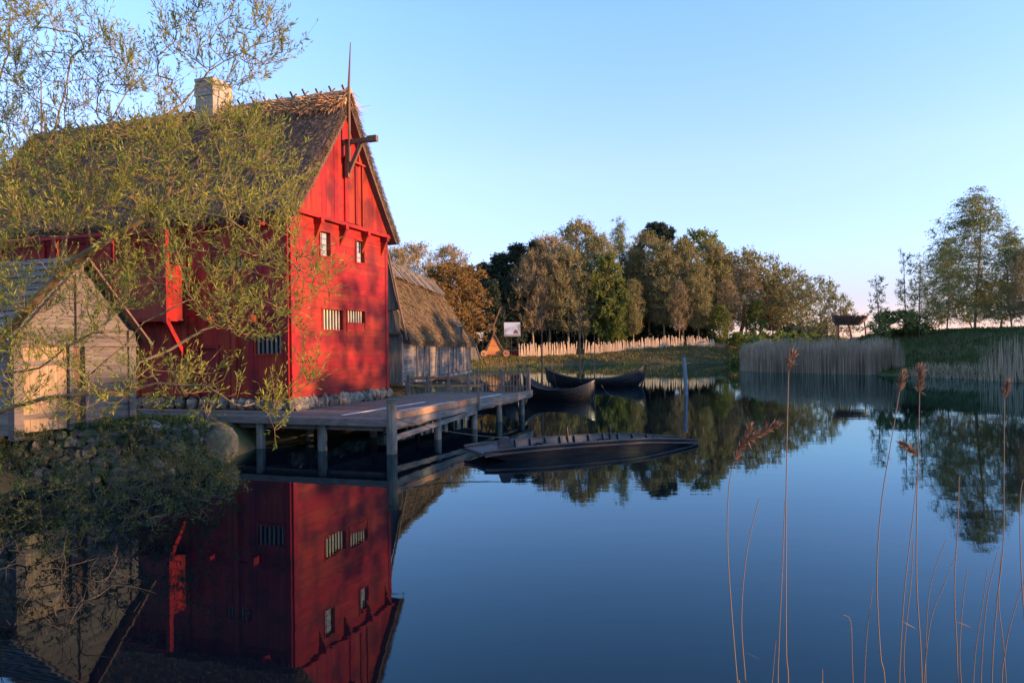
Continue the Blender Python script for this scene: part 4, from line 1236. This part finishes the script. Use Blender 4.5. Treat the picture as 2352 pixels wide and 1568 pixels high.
def proto(kind, seed):
    rng = np.random.default_rng(seed); O = (0,0,0)
    if kind == 'brown':      # tall leafless-looking tree with reddish buds, several stems
        H = 20.; tr = trunk_line(rng, H, .5)
        return build_tree('bare_tree', None, None, O, tr, env_targets(rng, 360, H, .22, 4.6, .8, .25, lobes=seed), rng, M['bark_far'], M['lf_brown'], tip=.026, up=.8, twigs=9, twl=1.7, nleaf=1, ll=.34, lw=.18, tw_r=.022, upbias=.6)
    if kind == 'olive':
        H = 20.; tr = trunk_line(rng, H, .55)
        return build_tree('budding_tree', None, None, O, tr, env_targets(rng, 340, H, .2, 4.4, .8, .25, lobes=seed), rng, M['bark_far'], M['lf_olive'], tip=.026, up=.8, twigs=10, twl=1.6, nleaf=2, ll=.32, lw=.2, tw_r=.022, upbias=.7)
    if kind == 'green':
        H = 18.; tr = trunk_line(rng, H, .6)
        return build_tree('leafy_tree', None, None, O, tr, env_targets(rng, 280, H, .08, 4.4, .75, .3, lobes=seed), rng, M['bark_far'], M['lf_green'], tip=.025, up=.2, twigs=6, twl=1.2, nleaf=8, ll=.36, lw=.24)
    if kind == 'rust':
        H = 14.; tr = trunk_line(rng, H, .5)
        return build_tree('rust_tree', None, None, O, tr, env_targets(rng, 260, H, .15, 4.6, .8, .3, lobes=seed), rng, M['bark_far'], M['lf_rust'], tip=.025, up=.3, twigs=6, twl=1.2, nleaf=8, ll=.3, lw=.2)
    if kind == 'dark':       # evergreen
        H = 20.; tr = trunk_line(rng, H, .95, .01, 16); tg = []
        for _ in range(330):
            z = rng.uniform(.06, .98); a = rng.uniform(0, 6.28); R_ = 3.6*(1-z)**.7*rng.uniform(.55, 1.05)+.2
            tg.append((R_*math.cos(a), R_*math.sin(a), z*H-R_*.12))
        return build_tree('evergreen_tree', None, None, O, tr, np.array(tg), rng, M['bark_dark'], M['lf_dark'], tip=.03, up=-.1, twigs=7, twl=1.0, nleaf=9, ll=.40, lw=.20, upbias=.1)
    if kind == 'pine':
        H = 24.; tr = trunk_line(rng, H, .85, .02, 12); tg = []
        for cx_, cy_, cz_, q in ((0,0,.97,2.3),(2.6,.5,.92,2.0),(-2.4,-.5,.93,1.9),(4.4,0,.86,1.5),(-.5,1,.84,2.0)):
            for _ in range(55):
                v = rng.normal(0,1,3); v /= np.linalg.norm(v); v *= q*rng.uniform(.5,1); tg.append((cx_+v[0], cy_+v[1], cz_*H+v[2]*.45))
        return build_tree('pine_tree', None, None, O, tr, np.array(tg), rng, M['bark_far'], M['lf_dark'], tip=.03, up=.3, twigs=7, twl=.7, nleaf=12, ll=.34, lw=.14)
    if kind == 'oak':        # open gnarly crown, wide
        H = 13.; tr = trunk_line(rng, H, .32, .12, 5)
        return build_tree('oak_tree', None, None, O, tr, env_targets(rng, 240, H, .25, 6.2, .75, .3, lobes=seed), rng, M['bark_far'], M['lf_olive'], tip=.036, up=.35, wig=.35, twigs=5, twl=1.1, nleaf=3, ll=.3, lw=.2, tw_r=.026)
    if kind == 'oakgreen':
        H = 13.; tr = trunk_line(rng, H, .3, .14, 5)
        return build_tree('oak_tree', None, None, O, tr, env_targets(rng, 230, H, .2, 6.4, .7, .35, lobes=seed), rng, M['bark_far'], M['lf_green'], tip=.036, up=.35, wig=.35, twigs=5, twl=1.0, nleaf=3, ll=.26, lw=.18, tw_r=.022)
    if kind == 'birch':
        H = 20.; tr = trunk_line(rng, H, .93, .02, 18); tg = []
        for _ in range(620):
            z = rng.uniform(.14, 1.0); a = rng.uniform(0, 6.28); R_ = (4.6*math.sin(math.pi*min(1, (1-z)*.75+.04))**.9)*rng.uniform(.1, 1.05)*(1+.3*math.sin(3*a+z*8)+.15*math.sin(5*a-z*17))
            tg.append((R_*math.cos(a), R_*math.sin(a), z*H+rng.normal(0,.9)))
        return build_tree('birch_tree', None, None, O, tr, np.array(tg), rng, M['bark_far'], M['lf_birch'], tip=.014, up=.45, wig=.2, twigs=6, twl=1.2, nleaf=5, ll=.17, lw=.11, droop=.55, tw_r=.009, upbias=.1, leaf_jit=1.0, power=2.5)
    if kind == 'sapling':    # thin alder, sparse
        H = 9.; tr = trunk_line(rng, H, .95, .02, 12); tg = []
        for _ in range(90):
            z = rng.uniform(.15, 1.0); a = rng.uniform(0, 6.28); R_ = 2.0*(1-z*.75)*rng.uniform(.4, 1.0)
            tg.append((R_*math.cos(a), R_*math.sin(a), z*H+.1*R_))
        return build_tree('alder_tree', None, None, O, tr, np.array(tg), rng, M['bark_dark'], M['lf_birch'], tip=.014, up=-.1, twigs=3, twl=.6, nleaf=4, ll=.15, lw=.11, tw_r=.01)
    if kind == 'bush':
        H = 4.; tg = env_targets(rng, 170, H, .05, 3.0, .6, .3, lobes=seed)
        return build_tree('bush', None, None, O, [(0,0,0),(0,0,.3),(.05,0,.6)], tg, rng, M['bark_dark'], M['lf_green'], tip=.014, step=.5, up=.2, twigs=5, twl=.6, nleaf=8, ll=.2, lw=.14)
used = {}
proto_seed = {'brown': 11, 'olive': 12, 'green': 13, 'rust': 14, 'dark': 15, 'pine': 16, 'oak': 17, 'oakgreen': 18, 'birch': 19, 'sapling': 20, 'bush': 21}
PH = {'brown': 21.3, 'olive': 21.2, 'green': 18.6, 'rust': 14.6, 'dark': 20.4, 'pine': 24.8, 'oak': 13.7, 'oakgreen': 13.7, 'birch': 21.6, 'sapling': 9.3, 'bush': 4.3}
def plant(kind, px, ytop, Z, label, cat='tree', wscale=1.0, group=None, rot=None, seed=None):
    """stand a tree on the ground under picture column px, its top at ytop"""
    key = (kind, seed or 0)
    u = ray(px, 790)[0]; x = u*Z; z0 = gz(x, Z)
    u, v = ray(px, ytop); top = EYE+v*Z; h = (top-z0)/PH[kind]
    if key not in used:
        o = proto(kind, proto_seed[kind]+(seed or 0)*31); used[key] = o
    else:
        o = copy_tree(used[key])
    o.location = (x, Z, z0-.05); o.scale = (h*wscale, h*wscale, h)
    o.rotation_euler = (0, 0, rot if rot is not None else random.Random(int(px*7+Z)).uniform(0, 6.28))
    tag(o, label, cat, group)
    return o
WG = 'trees of the wood behind the far bank'
wood = [ # kind px ytop Z width seed label
 ('brown', 905, 560, 120, 1.0, 0, 'bare tree rising just right of the red gable eave'),
 ('brown', 955, 552, 126, 1.0, 1, 'bare twiggy tree above the ridge boards of the grey house'),
 ('brown', 1035, 556, 132, .95, 0, 'bare tree directly left of the dark evergreens'),
 ('rust', 1040, 600, 118, 1.15, 0, 'rust orange tree behind the grey thatched roof end'),
 ('rust', 985, 640, 112, 1.0, 0, 'lower rust coloured tree behind the middle of the grey roof'),
 ('dark', 1078, 606, 160, 1.1, 0, 'dark evergreen at the gap beside the rust tree'),
 ('dark', 1112, 600, 158, 1.2, 0, 'dark evergreen straight above the siege engine head'),
 ('dark', 1150, 578, 160, 1.3, 1, 'dark evergreen left of the notice board'),
 ('dark', 1190, 556, 162, 1.3, 0, 'dark evergreen right above the notice board'),
 ('dark', 1235, 548, 170, 1.3, 1, 'dark evergreen half hidden behind the first bare wood tree'),
 ('dark', 1132, 640, 150, 1.2, 1, 'shorter dark evergreen behind the siege engine arm'),
 ('dark', 1172, 632, 152, 1.2, 0, 'shorter dark evergreen behind the notice board'),
 ('brown', 1262, 532, 158, .95, 0, 'tall reddish bare tree left of the boat masts'),
 ('brown', 1225, 575, 154, .9, 1, 'brown tree over the start of the stake fence'),
 ('olive', 1330, 503, 168, 1.0, 0, 'tallest thin topped tree behind the main mast'),
 ('olive', 1305, 560, 156, .9, 1, 'branching brown tree just left of the main mast'),
 ('olive', 1375, 535, 160, .9, 0, 'olive budding tree just right of the main mast'),
 ('birch', 1425, 500, 172, .8, 0, 'slender pale topped birch standing above the wood'),
 ('green', 1418, 640, 150, .85, 0, 'bright green tree by the fence under the slender birch'),
 ('green', 1395, 585, 154, .8, 1, 'green leafy tree behind the short boat mast'),
 ('dark', 1450, 600, 178, 1.1, 0, 'dark evergreen in the gap right of the slender birch'),
 ('dark', 1465, 560, 185, 1.0, 1, 'blue green evergreen just left of the pine'),
 ('pine', 1510, 508, 178, 1.0, 0, 'flat topped dark pine standing highest in the wood'),
 ('olive', 1490, 530, 165, .9, 1, 'olive tree just beneath the dark pine'),
 ('olive', 1525, 555, 160, .9, 0, 'brown tree in front of the dark pine'),
 ('green', 1610, 528, 172, 1.05, 0, 'broad green topped tree right of the pine'),
 ('olive', 1570, 545, 162, .95, 0, 'olive tree with forked lit trunks behind the far fence'),
 ('olive', 1640, 552, 166, .9, 1, 'olive tree on the right shoulder of the tall wood'),
 ('olive', 1605, 600, 158, .85, 1, 'brown tree with clustered stems over the far fence end'),
 ('oak', 1700, 568, 170, .95, 0, 'wide crowned brown oak where the wood steps down'),
 ('oak', 1745, 580, 176, .85, 1, 'round brown crown just right of the highest oak'),
 ('green', 1738, 690, 160, .9, 1, 'low green tree at the water edge behind the earth heap'),
 ('brown', 1672, 640, 160, .8, 0, 'brown tree directly behind the earth heap'),
 ('oak', 1800, 612, 172, .95, 1, 'brown oak left of the last gnarled oaks'),
 ('oakgreen', 1868, 632, 158, .9, 0, 'gnarled oak with fresh green leaves above the reeds'),
 ('oak', 1925, 672, 150, .62, 0, 'small leaning bare oak beside the thatched shelter'),
 ('olive', 1285, 575, 174, 1.1, 1, 'olive tree in the second row left of the main mast'),
 ('brown', 1460, 570, 170, 1.0, 1, 'brown tree in the second row between slender birch and pine'),
 ('olive', 1545, 575, 176, 1.1, 0, 'olive tree in the second row below the pine'),
 ('brown', 1665, 585, 176, 1.0, 1, 'brown tree in the second row where the wood steps down'),
 ('brown', 1715, 610, 166, 1.0, 0, 'brown tree in front of the wide crowned oak'),
 ('olive', 1775, 640, 168, 1.0, 0, 'olive tree between the brown oaks'),
 ('oak', 1830, 655, 176, .9, 0, 'low brown oak behind the gnarled green oak'),
 ('brown', 1560, 640, 154, .7, 1, 'thin brown tree in front of the forked olive tree'),
 ('olive', 1455, 640, 156, .7, 1, 'thin olive tree over the fence gap'),
 ('olive', 1340, 620, 152, .7, 1, 'leaning olive tree at the start of the middle fence'),
 ('green', 1655, 700, 156, .9, 0, 'low green tree just left of the earth heap'),
 ('dark', 1300, 640, 180, 1.5, 0, 'dark evergreen deep in the wood left of the main mast'),
 ('dark', 1370, 640, 182, 1.5, 1, 'dark evergreen deep in the wood right of the main mast'),
 ('dark', 1520, 660, 186, 1.5, 0, 'dark evergreen deep in the wood below the pine'),
 ('dark', 1590, 670, 188, 1.5, 1, 'dark evergreen deep in the wood behind the clustered stems'),
]
for k, px, yt, Z, ws, sd, lab in wood:
    if px > 1160 and Z < 156: Z = 156
    plant(k, px, yt, Z, lab, 'tree', ws, WG, seed=sd)
for px, yt, Z, lab in ((1475, 752, 170, 'low dark bush behind the fence gap'), (1700, 762, 150, 'green bush on the bank just right of the earth heap'), (1780, 762, 140, 'green bush behind the left end of the reed bed'), (1840, 765, 125, 'green bush behind the middle of the reed bed'), (1900, 768, 112, 'green bush left of the thatched shelter'), (1760, 775, 118, 'small bush at the tip of the reed spit')):
    plant('bush', px, yt, Z, lab, 'bush', 1.3, 'bushes along the far bank')
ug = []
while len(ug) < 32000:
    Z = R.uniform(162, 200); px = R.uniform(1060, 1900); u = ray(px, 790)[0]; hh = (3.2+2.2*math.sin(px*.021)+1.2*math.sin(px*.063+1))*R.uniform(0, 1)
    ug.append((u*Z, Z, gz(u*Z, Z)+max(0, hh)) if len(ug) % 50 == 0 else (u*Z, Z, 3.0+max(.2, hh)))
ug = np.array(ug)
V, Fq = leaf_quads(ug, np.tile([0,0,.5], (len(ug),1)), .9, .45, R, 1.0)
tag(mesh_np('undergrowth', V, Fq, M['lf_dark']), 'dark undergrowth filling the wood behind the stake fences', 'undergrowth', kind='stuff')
GR = 'trees on the right mound'
for k, px, yt, Z, ws, sd, lab in (
 ('birch', 2240, 432, 84, 1.6, 0, 'tallest birch on the right mound'),
 ('birch', 2325, 520, 80, 1.4, 1, 'wide birch at the right edge of the mound'),
 ('birch', 2175, 545, 90, 1.3, 1, 'shorter birch left of the tallest birch'),
 ('sapling', 2018, 632, 82, 1.0, 0, 'thin bare alder just right of the thatched shelter'),
 ('sapling', 2082, 570, 84, .8, 1, 'tall thin alder between the bare alder and the birches'),
 ('sapling', 2112, 600, 80, .9, 0, 'second thin alder beside the birches'),
 ('oak', 2300, 640, 88, 1.0, 0, 'spreading bare tree behind the right birches'),
 ('oak', 2145, 690, 92, .9, 1, 'low spreading bare tree behind the thin alders'),
 ('brown', 2360, 560, 78, .9, 0, 'brown tree cut by the right edge of the picture'),
 ('bush', 2060, 712, 86, 1.5, 0, 'dense green bush at the foot of the thin alders'),
 ('bush', 2110, 740, 84, 1.5, 1, 'low bush under the thin alders'),
 ('oak', 2235, 660, 94, .9, 1, 'bare spreading tree behind the tallest birch')):
    plant(k, px, yt, Z, lab, 'bush' if k == 'bush' else 'tree', ws, GR, seed=sd)

SH = 'trees on the near right bank'
for i, (x_, y_, h_, kk, sd) in enumerate(((53,-.5,8.6,'olive',0),(53,4.5,8.4,'green',1),(54,9.0,8.2,'olive',1),(58,12,6.8,'green',0),(53,16.2,7.0,'green',1),(54,14.6,11.5,'sapling',0),(50,17.5,12,'sapling',1),(55,19.0,10.6,'olive',1),(54,24,8.8,'green',0),(53,29,9.2,'olive',0),(56,34,8.8,'green',1),(53,39.5,9.0,'green',0),(56,44,9,'olive',1),(54,49,8.6,'green',1),(52,54,8.3,'green',0))):
    o = copy_tree(used[(kk, sd)]) ; s_ = h_/PH[kk]; y_ -= 5.8; o.location = (x_, y_, gz(x_, y_)-.1); o.scale = (s_*1.15, s_*1.15, s_); o.rotation_euler = (0,0,i*1.7)
    tag(o, 'leafy tree on the near right bank outside the view, shading the jetty', 'tree', SH)
# ------------------------------------------------------------------ the willow in front
wr = np.random.default_rng(99)
limbs = [  # picture x, y, distance
 [(-480,1250,10.8),(-380,1060,10.6),(-260,930,10.4),(-120,850,10.2),(-20,800,10.0),(60,715,9.8),(120,650,9.7),(171,600,9.6),(213,572,9.5),(270,538,9.4),(335,500,9.3),(380,455,9.2),(402,400,9.1),(455,360,9.0)],
 [(-260,930,10.4),(-140,930,9.6),(0,945,9.0),(100,913,8.8),(200,903,8.7),(285,900,8.6),(360,880,8.5),(470,885,8.4),(540,930,8.3)],
 [(-120,850,10.2),(0,860,9.9),(95,845,9.7),(150,800,9.6),(215,765,9.5),(300,760,9.4)],
 [(-120,850,10.2),(-60,660,10.6),(0,560,10.8),(60,440,11),(110,330,11),(150,220,11),(170,90,11)],
 [(120,650,9.7),(160,520,10),(200,400,10.2),(240,300,10.3),(300,200,10.4),(330,90,10.4)],
 [(213,572,9.5),(190,470,9.3),(230,380,9.2),(330,300,9.1),(420,240,9.1),(480,160,9.1),(560,120,9.1)],
 [(285,900,8.6),(320,835,8.7),(390,800,8.8),(470,760,8.8),(540,730,8.9),(600,690,8.9)],
 [(190,903,8.7),(205,860,8.8),(285,795,8.9),(330,740,9.0),(430,690,9.1)],
 [(335,500,9.3),(430,480,9.2),(520,500,9.1),(600,560,9.0),(660,610,9.0)],
 [(0,560,10.8),(-40,400,11.2),(-30,250,11.4),(20,120,11.5),(30,-60,11.5)],
]
S = Skel(); first = {}
for li, lm in enumerate(limbs):
    pts = [np.array(P(*q)) for q in lm]
    par = -1
    if li > 0:
        D = [np.linalg.norm(q-pts[0]) for q in S.p]; par = int(np.argmin(D)); pts = pts[1:] if min(D) < .25 else pts
        prev = S.p[par]
    else:
        prev = None
    n0_ = len(S.p)
    for q in pts:
        if prev is not None:
            m = max(1, int(np.linalg.norm(q-prev)/.22))
            for k in range(1, m+1):
                par = S.add(prev+(q-prev)*k/m+wr.normal(0, .008, 3), par)
        else: par = S.add(q, par)
        prev = q
    first[li] = (n0_, len(S.p))
def in_poly(x, y, poly):
    c = False; n = len(poly)
    for i in range(n):
        a, b = poly[i], poly[(i+1) % n]
        if (a[1] > y) != (b[1] > y) and x < (b[0]-a[0])*(y-a[1])/(b[1]-a[1])+a[0]: c = not c
    return c
def sample(poly, n, z0, z1, rng):
    xs = [p[0] for p in poly]; ys = [p[1] for p in poly]; out = []
    while len(out) < n:
        x = rng.uniform(min(xs), max(xs)); y = rng.uniform(min(ys), max(ys))
        if in_poly(x, y, poly): out.append(np.array(P(x, y, rng.uniform(z0, z1))))
    return out
clumps = [
 ([(-60,-60),(150,-60),(210,0),(235,60),(300,95),(330,180),(420,235),(430,300),(-60,420)], 330, 9.6, 11.8),
 ([(430,-40),(620,-40),(635,60),(690,110),(640,160),(560,235),(470,240),(420,130)], 90, 8.8, 9.4),
 ([(360,60),(400,40),(440,200),(400,260),(330,200)], 22, 8.8, 9.4),
 ([(-60,400),(430,300),(500,255),(610,270),(665,350),(700,400),(680,460),(420,490),(-60,600)], 330, 8.6, 11.0),
 ([(420,480),(680,450),(690,540),(740,620),(820,650),(720,690),(700,780),(620,800),(520,770),(250,660),(230,560)], 170, 8.3, 9.6),
 ([(-60,560),(230,600),(330,720),(200,790),(-60,840)], 120, 8.8, 11),
 ([(-60,800),(300,830),(480,850),(620,880),(600,960),(300,950),(-60,1000)], 70, 8.2, 9.6),
 ([(600,900),(650,900),(660,990),(610,1000)], 10, 8.2, 8.7),
 ([(690,830),(735,850),(725,900),(690,880)], 7, 8.3, 8.8),
]
tgs = []
for poly, n, a, b in clumps: tgs += sample(poly, n, a, b, wr)
ends = S.attach(tgs, wr, step=.12, up=.25, wig=.10)
r = S.radii(.0036, 2.15, .15)
for li, k_ in ((5, .55), (3, .7), (4, .65), (8, .8), (0, 1.35)):
    a_, b_ = first[li]; r[a_:b_] *= k_
V, Fq = S.mesh(r, 9, .006)
wb = P(-480, 1250, 10.8); wz = gz(-10.9, 11)
WT = thing('willow_tree', 'big willow with fresh narrow leaves reaching in from the left edge', 'tree', (0, 0, 0))
# stem from the first limb node down to the bank
s0 = S.p[0]; root = np.array([s0[0]-.6, s0[1]+.2, gz(s0[0]-.6, s0[1]+.2)-.3])
mb = MB(); mb.tube([root, (root*.5+s0*.5)+np.array([-.1,0,0]), s0, S.p[6]], [.36, .26, .16, .13], 12)
off = Vector(root); off.z += .3
WT.location = off
V = V-np.array(off)
mesh_np('limbs', V, Fq, M['bark'], WT)
mb.v = [tuple(np.array(v)-np.array(off)) for v in mb.v]; mb.build('trunk', M['bark'], WT, True)
P_ = np.array(S.p); par = np.array(S.par)
# leafy shoots
ends = np.array(ends); outer = np.where((r < .0075) & (np.arange(len(r)) > 150))[0]
bi = np.concatenate([np.repeat(ends, 2), wr.choice(outer, len(ends)*3)])
b = P_[bi]; d0 = b-P_[par[bi]]; d0 /= np.linalg.norm(d0, axis=1)[:, None]+1e-9
m = len(b); d = d0*.7+wr.normal(0, .36, (m,3))+np.array([.1,0,.75]); d /= np.linalg.norm(d, axis=1)[:, None]
Ls = wr.uniform(.14, .46, m)[:, None]; mid = b+d*Ls*.5; e = b+d*Ls+np.array([0,0,.02])
sd = np.cross(d, wr.normal(0,1,(m,3))); sd /= np.linalg.norm(sd, axis=1)[:, None]; sd *= .0026
V = np.stack([b-sd, b+sd, mid+sd*.8, mid-sd*.8, e+sd*.5, e-sd*.5], 1).reshape(-1, 3); bb = np.arange(m)[:, None]*6
mesh_np('twigs', V-np.array(off), np.concatenate([bb+np.array([[0,1,2,3]]), bb+np.array([[3,2,4,5]])]), M['bark'], WT)
k = np.repeat(np.arange(m), 10); u = wr.uniform(.15, 1.03, len(k))[:, None]
keep = wr.uniform(0,1,len(k)) < .85
k, u = k[keep], u[keep]
pos = np.where(u < .5, b[k]+(mid[k]-b[k])*u*2, mid[k]+(e[k]-mid[k])*(u*2-1))
V, Fq = leaf_quads(pos, d[k], .080, .0145, wr, .5)
mesh_np('leaves', V-np.array(off), Fq, M['willow'], WT)

# ------------------------------------------------------------------ shrubs hanging over the water at the left
def shrub(name, label, base, tg, seed, leaf, nl, ll=.065, lw=.024, bark=M['bark_dark'], tip=.0035, group=None, tw=.2, cat='shrub'):
    rng = np.random.default_rng(seed); base = np.array(base, float)
    t = np.array(tg)-base
    return build_tree(name, label, cat, tuple(base), [(0,0,-.2),(0,0,.02),(.02,0,.12)], t, rng, bark, leaf, tip=tip, step=.14, up=.2, wig=.12, twigs=2, twl=tw,
                      nleaf=nl, ll=ll, lw=lw, group=group, rmax=.03, kth=6, tw_r=.0025, leaf_jit=.7, upbias=.25, lspread=.1)
sr = np.random.default_rng(8)
SG = 'shrubs on the stone embankment'
for (lab, bx, by, poly, n, z0, z1, lf, nl, sd) in (
 ('green leafed shrub hanging over the water at the far left', -8.9, 12.6, [(-60,1060),(150,1050),(240,1120),(230,1250),(60,1290),(-60,1300)], 120, 10.2, 12.2, 'bushleaf', 6, 1),
 ('tangled bare twigged shrub spreading low over the pond', -8.2, 13.6, [(120,1080),(400,1020),(540,1050),(560,1110),(500,1190),(300,1260),(120,1230)], 230, 11.0, 13.5, 'bushleaf', 4, 2),
 ('leafy shrub growing from the stones under the shed corner', -9.6, 17.4, [(220,960),(330,950),(470,960),(500,1020),(430,1070),(240,1060)], 110, 16.4, 17.8, 'bushleaf', 10, 3),
 ('low green shrub on the stones at the left frame edge', -11.5, 16.9, [(-60,990),(120,985),(130,1050),(-60,1080)], 60, 15.6, 17.0, 'bushleaf', 8, 4),
 ('bare dark twigs dipping into the pond at bottom left', -7.5, 10.0, [(-60,1250),(200,1230),(330,1300),(300,1420),(100,1560),(-60,1568)], 110, 7.6, 10, 'bushleaf', 0, 5),
 ('small leafy shrub between the boulder and the embankment', -8.0, 17.6, [(420,1050),(545,1060),(545,1130),(440,1120)], 60, 15.5, 17.2, 'bushleaf', 7, 6)):
    shrub('shrub', lab, (bx, by, max(.0, gz(bx, by))), sample(poly, n, z0, z1, sr), sd, M[lf], nl, group=SG)
# ground plants over the stones
tag(blades('bank_weeds', np.concatenate([scatter(5000, -14, -8, 15.5, 21, lambda x,y,d: (d > -.1) & (d < 2.2)), scatter(16000, -19, -5, 3, 16, lambda x,y,d: (d > -.05) & (d < 8))]), .22, .035, M['mound_grass'], lean=.4, seed=12),
    'weeds and grass growing over the stone embankment', 'grass', kind='stuff')

# ------------------------------------------------------------------ reeds in the foreground
RGp = 'tall dry reeds in the foreground water'
reeds = [  # stem points in the picture from foot to tip, distance, plume size, label
 ([(1700,1640),(1693,1560),(1680,1400),(1671,1250),(1674,1120),(1686,1060)], 3.3, 1.3, 'tall reed with drooping brown plume left of the others'),
 ([(1716,1640),(1712,1560),(1703,1420),(1715,1270),(1743,1145)], 3.4, 0, 'short plumeless reed leaning right beside the drooping plume'),
 ([(1812,1640),(1806,1500),(1805,1300),(1806,1100),(1810,900),(1812,850)], 3.2, .7, 'tallest straight reed crossing the whole pond with slim plume'),
 ([(1787,1640),(1789,1480),(1797,1300),(1803,1150)], 3.5, 0, 'thin reed close beside the tallest straight reed'),
 ([(2035,1640),(2022,1500),(2014,1330),(2024,1160),(2046,1020),(2066,900)], 3.4, .9, 'bent reed with narrow plume left of the twin plumed reed'),
 ([(2118,1640),(2115,1500),(2105,1330),(2106,1150),(2110,1000),(2112,900)], 3.5, 1.2, 'reed with two reddish plumes one above the other'),
 ([(2066,1640),(2068,1500),(2078,1350),(2095,1200),(2108,1080)], 3.7, 0, 'reed slanting up to meet the twin plumed reed'),
 ([(2080,1640),(2076,1500),(2092,1340),(2098,1240)], 3.9, 0, 'short reed crossing behind the slanting reed'),
 ([(2200,1640),(2198,1500),(2192,1350),(2200,1200),(2203,1095)], 3.6, 0, 'plain upright reed in front of the birch reflection'),
 ([(2210,1640),(2204,1500),(2212,1380),(2222,1300)], 4.1, 0, 'short reed just right of the plain upright reed'),
 ([(2285,1640),(2278,1560),(2288,1400),(2304,1250),(2306,1080),(2307,915)], 3.7, .8, 'reed with pale oval plume before the right shore'),
 ([(2253,1640),(2256,1500),(2268,1370),(2290,1270)], 3.9, 0, 'short reed left of the pale plumed reed'),
 ([(2312,1640),(2306,1500),(2294,1380),(2300,1270)], 4.0, 0, 'short reed crossing the pale plumed reed'),
 ([(2300,1640),(2308,1500),(2330,1400),(2362,1310)], 3.6, 0, 'curved reed leaning out of the right edge'),
 ([(2375,1640),(2358,1480),(2345,1300),(2343,1150),(2350,1100)], 3.5, 0, 'rightmost reed along the picture edge'),
 ([(2120,1640),(2135,1440),(2165,1350),(2200,1265)], 4.3, 0, 'thin reed leaning right between the plumed and plain reeds'),
 ([(2128,1640),(2126,1500),(2136,1350),(2172,1240)], 4.5, 0, 'faint reed leaning parallel behind the thin leaning reed'),
 ([(1985,1640),(1990,1470),(2004,1350)], 4.2, 0, 'short thin reed left of the bent reed'),
 ([(1960,1640),(1957,1520),(1953,1425),(1930,1412)], 4.0, 0, 'broken reed with its tip snapped over to the left'),
 ([(1888,1640),(1889,1580),(1889,1535)], 3.3, 0, 'stub of a reed just above the bottom edge'),
 ([(2235,1640),(2240,1500),(2258,1380),(2268,1300)], 4.6, 0, 'faint reed behind the short reeds near the birch reflection'),
 ([(1772,1640),(1776,1540),(1782,1470)], 4.2, 0, 'short faint reed left of the tallest reed'),
]
rg2 = np.random.default_rng(4)
for pts, Z, pl, lab in reeds:
    base = P(*pts[0], Z); b0 = Vector((base.x, base.y, -.3))
    q = [Vector(P(x, y, Z)) for x, y in pts]
    q = [Vector((base.x, base.y, -.3))]+q
    # smooth the polyline
    sm = []
    for i in range(len(q)-1):
        a = q[max(i-1,0)]; b_ = q[i]; c = q[i+1]; d_ = q[min(i+2, len(q)-1)]
        for k in range(6):
            t = k/6; sm.append(.5*((2*b_)+(c-a)*t+(2*a-5*b_+4*c-d_)*t*t+(3*b_-a-3*c+d_)*t**3))
    sm.append(q[-1])
    t = thing('reed_stalk', lab, 'reed', b0, 0, RGp)
    mb = MB(); n = len(sm); mb.tube([p-b0 for p in sm], [.0037-.0021*i/n for i in range(n)], 6); mb.build('stem', M['reed_stem'], t)
    if pl:
        tipp = np.array(sm[-1]-b0)
        spots = [(tipp, np.array([.25 if pl > 1.1 else .08, 0, .35]))]
        if 'two' in lab: spots = [(tipp, np.array([.02,0,.25])), (np.array(sm[-9]-b0), np.array([-.2,0,.15]))]
        if 'drooping' in lab: spots = [(tipp, np.array([.5,0,1.0])), (tipp+np.array([.045,0,.09]), np.array([.8,0,.4]))]
        for tp, dr_ in spots:
            pl *= .75 if pl < 1.25 else 1; n = int(190*pl); u = rg2.uniform(0, 1, n)[:, None]; dr_ = dr_/np.linalg.norm(dr_)
            side = rg2.normal(0, 1, (n,3)); side[:, 1] *= .7
            pos = tp+dr_*u*.13*pl
            dirs = dr_*.8+side*.30
            V, Fq = leaf_quads(pos, dirs, .042, .006, rg2, .15)
            mesh_np('plume', V, Fq, M['plume'], t)
    if not pl and len(pts) > 4:
        p = sm[len(sm)//2]-b0; V, Fq = leaf_quads(np.array([p]), np.array([[.6,0,-.2]]), .12, .008, rg2, .1); mesh_np('leaf', V, Fq, M['reed_stem'], t)
